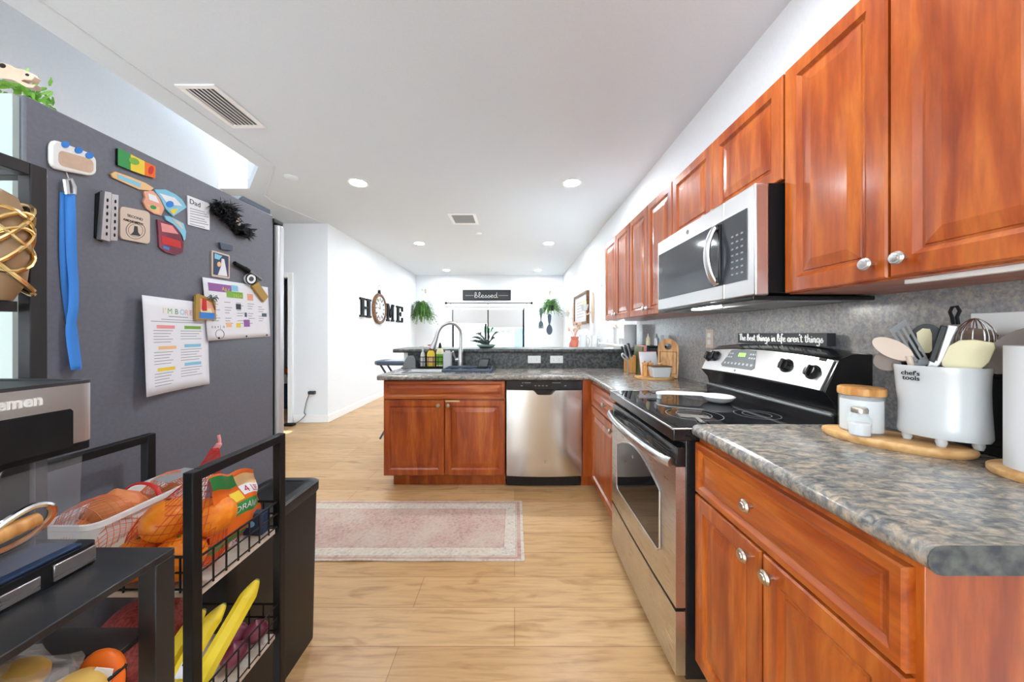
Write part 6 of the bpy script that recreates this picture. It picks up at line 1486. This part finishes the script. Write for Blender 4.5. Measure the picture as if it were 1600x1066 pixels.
# wicker and gold ornament on the hutch shelf
t = thing('gold_wire_ornament', 'pale wooden ornament wrapped in gold wire on the hutch shelf', 'ornament', (-.826, .512, 1.302))
emit('core', MB().lathe([(0, .0003), (.028, .0003), (.046, .03), (.052, .08), (.048, .13), (.034, .165), (0, .185)], (-.826, .512, 1.302), 22, None, 1, .5), K['umber'], t)
m = MB(); rnd = random.Random(3)
for k in range(9):
    ph = rnd.uniform(0, 6.28); tl = rnd.uniform(-.5, .5)
    m.tube([(-.826+.054*math.cos(a), .512+.027*math.sin(a), 1.392+.045*math.sin(a*1+ph)+tl*.08) for a in [2*PI*j/24 for j in range(24)]], .003, 6, True)
emit('gold_wire', m, K['brass'], t)

# ------------------------------------------------------------------ espresso machine
EX, EY1, EY0 = -.672, .523, .20
EZ = CZT+.0003
t = thing('espresso_machine', 'stainless steel and black espresso machine on the coffee rack', 'espresso machine', (-.82, .36, EZ))
q = lambda a, b, c: (a, b, c)
hd = emit('head', MB().rings([rr(-.985, EX, EY0, EY1, 1.082, .018), rr(-.985, EX, EY0, EY1, 1.172, .018)]), K['mwface'], t)
emit('top_tray', MB().rings([rr(-.985, EX+.001, EY0, EY1+.001, 1.172, .018), rr(-.985, EX+.001, EY0, EY1+.001, 1.177, .018), rr(-.98, EX-.006, EY0+.006, EY1-.006, 1.177, .015), rr(-.98, EX-.006, EY0+.006, EY1-.006, 1.174, .015)]), K['dgrey'], hd)
EMp = plane((EX, 0, 0), (0, 1, 0), (0, 0, 1))
emit('black_panel', MB().prism([(EY0+.03, 1.078), (EY1-.03, 1.078), (EY1-.03, 1.132), (EY1-.033, 1.136), (EY0+.033, 1.136), (EY0+.03, 1.132)], 0, .0016, EMp), K['black'], hd)
mb = MB(); text_mb(mb, 'emen', .021, lambda a, b, c: EMp(.419+a*.92, 1.149+b, c), .001, bold=.0008); emit('lettering', mb, K['white'], hd)
emit('column', MB().rings([rr(-.985, -.752, EY0+.01, EY1-.008, EZ+.03, .012), rr(-.985, -.752, EY0+.01, EY1-.008, 1.082, .012)]), K['rackpan'], t)
emit('underside', MB().box(-.98, EX-.004, EY0+.01, EY1-.006, 1.068, 1.082), K['ink'], t, bevel=.002)
emit('group_head', MB().lathe([(0, -.045), (.034, -.045), (.036, -.02), (.042, 0), (0, 0)], (-.706, .40, 1.068), 24), K['chrome'], t)
b_ = emit('base', MB().rings([rr(-.985, EX-.004, EY0, EY1+.006, EZ, .012), rr(-.985, EX-.004, EY0, EY1+.006, EZ+.034, .012)]), K['black'], t)
emit('front_trim', MB().box(EX-.006, EX-.002, .475, EY1, EZ+.005, EZ+.029), K['steely'], b_, bevel=.001); emit('front_trim', MB().box(EX-.006, EX-.002, EY0, .462, EZ+.005, EZ+.024), K['steely'], b_, bevel=.001)
emit('drip_tray', MB().box(-.75, EX-.012, EY0+.02, EY1-.01, EZ+.034, EZ+.038), K['navy'], t, bevel=.001)
emit('splash_guard', MB().rings([rr(-.752, -.694, EY1-.10, EY1-.004, EZ+.040, .006), rr(-.752, -.690, EY1-.10, EY1-.002, 1.055, .006)], cap1=False), K['plastic'], t)
pf = emit('portafilter', MB().lathe([(0, -.08), (.030, -.08), (.033, -.045), (.036, -.045), (.036, -.048), (.0, -.044)], (-.706, .40, 1.068), 20), K['chrome'], t)
ring = [(-.668, .405, .985), (-.664, .42, 1.002), (-.662, .445, 1.012), (-.661, .462, 1.004), (-.661, .462, .988), (-.662, .445, .974), (-.664, .42, .968), (-.668, .405, .972)]
emit('chrome_loop', MB().tube([tuple(p) for p in smooth_path(ring+[ring[0]], 4)[:-1]], .0045, 8, True), K['chrome'], t)
emit('wood_handle', MB().tube([(-.672, .39, .985), (-.667, .42, .988), (-.664, .452, .992)], [.009, .011, .009], 12), K['bamboo'], t)
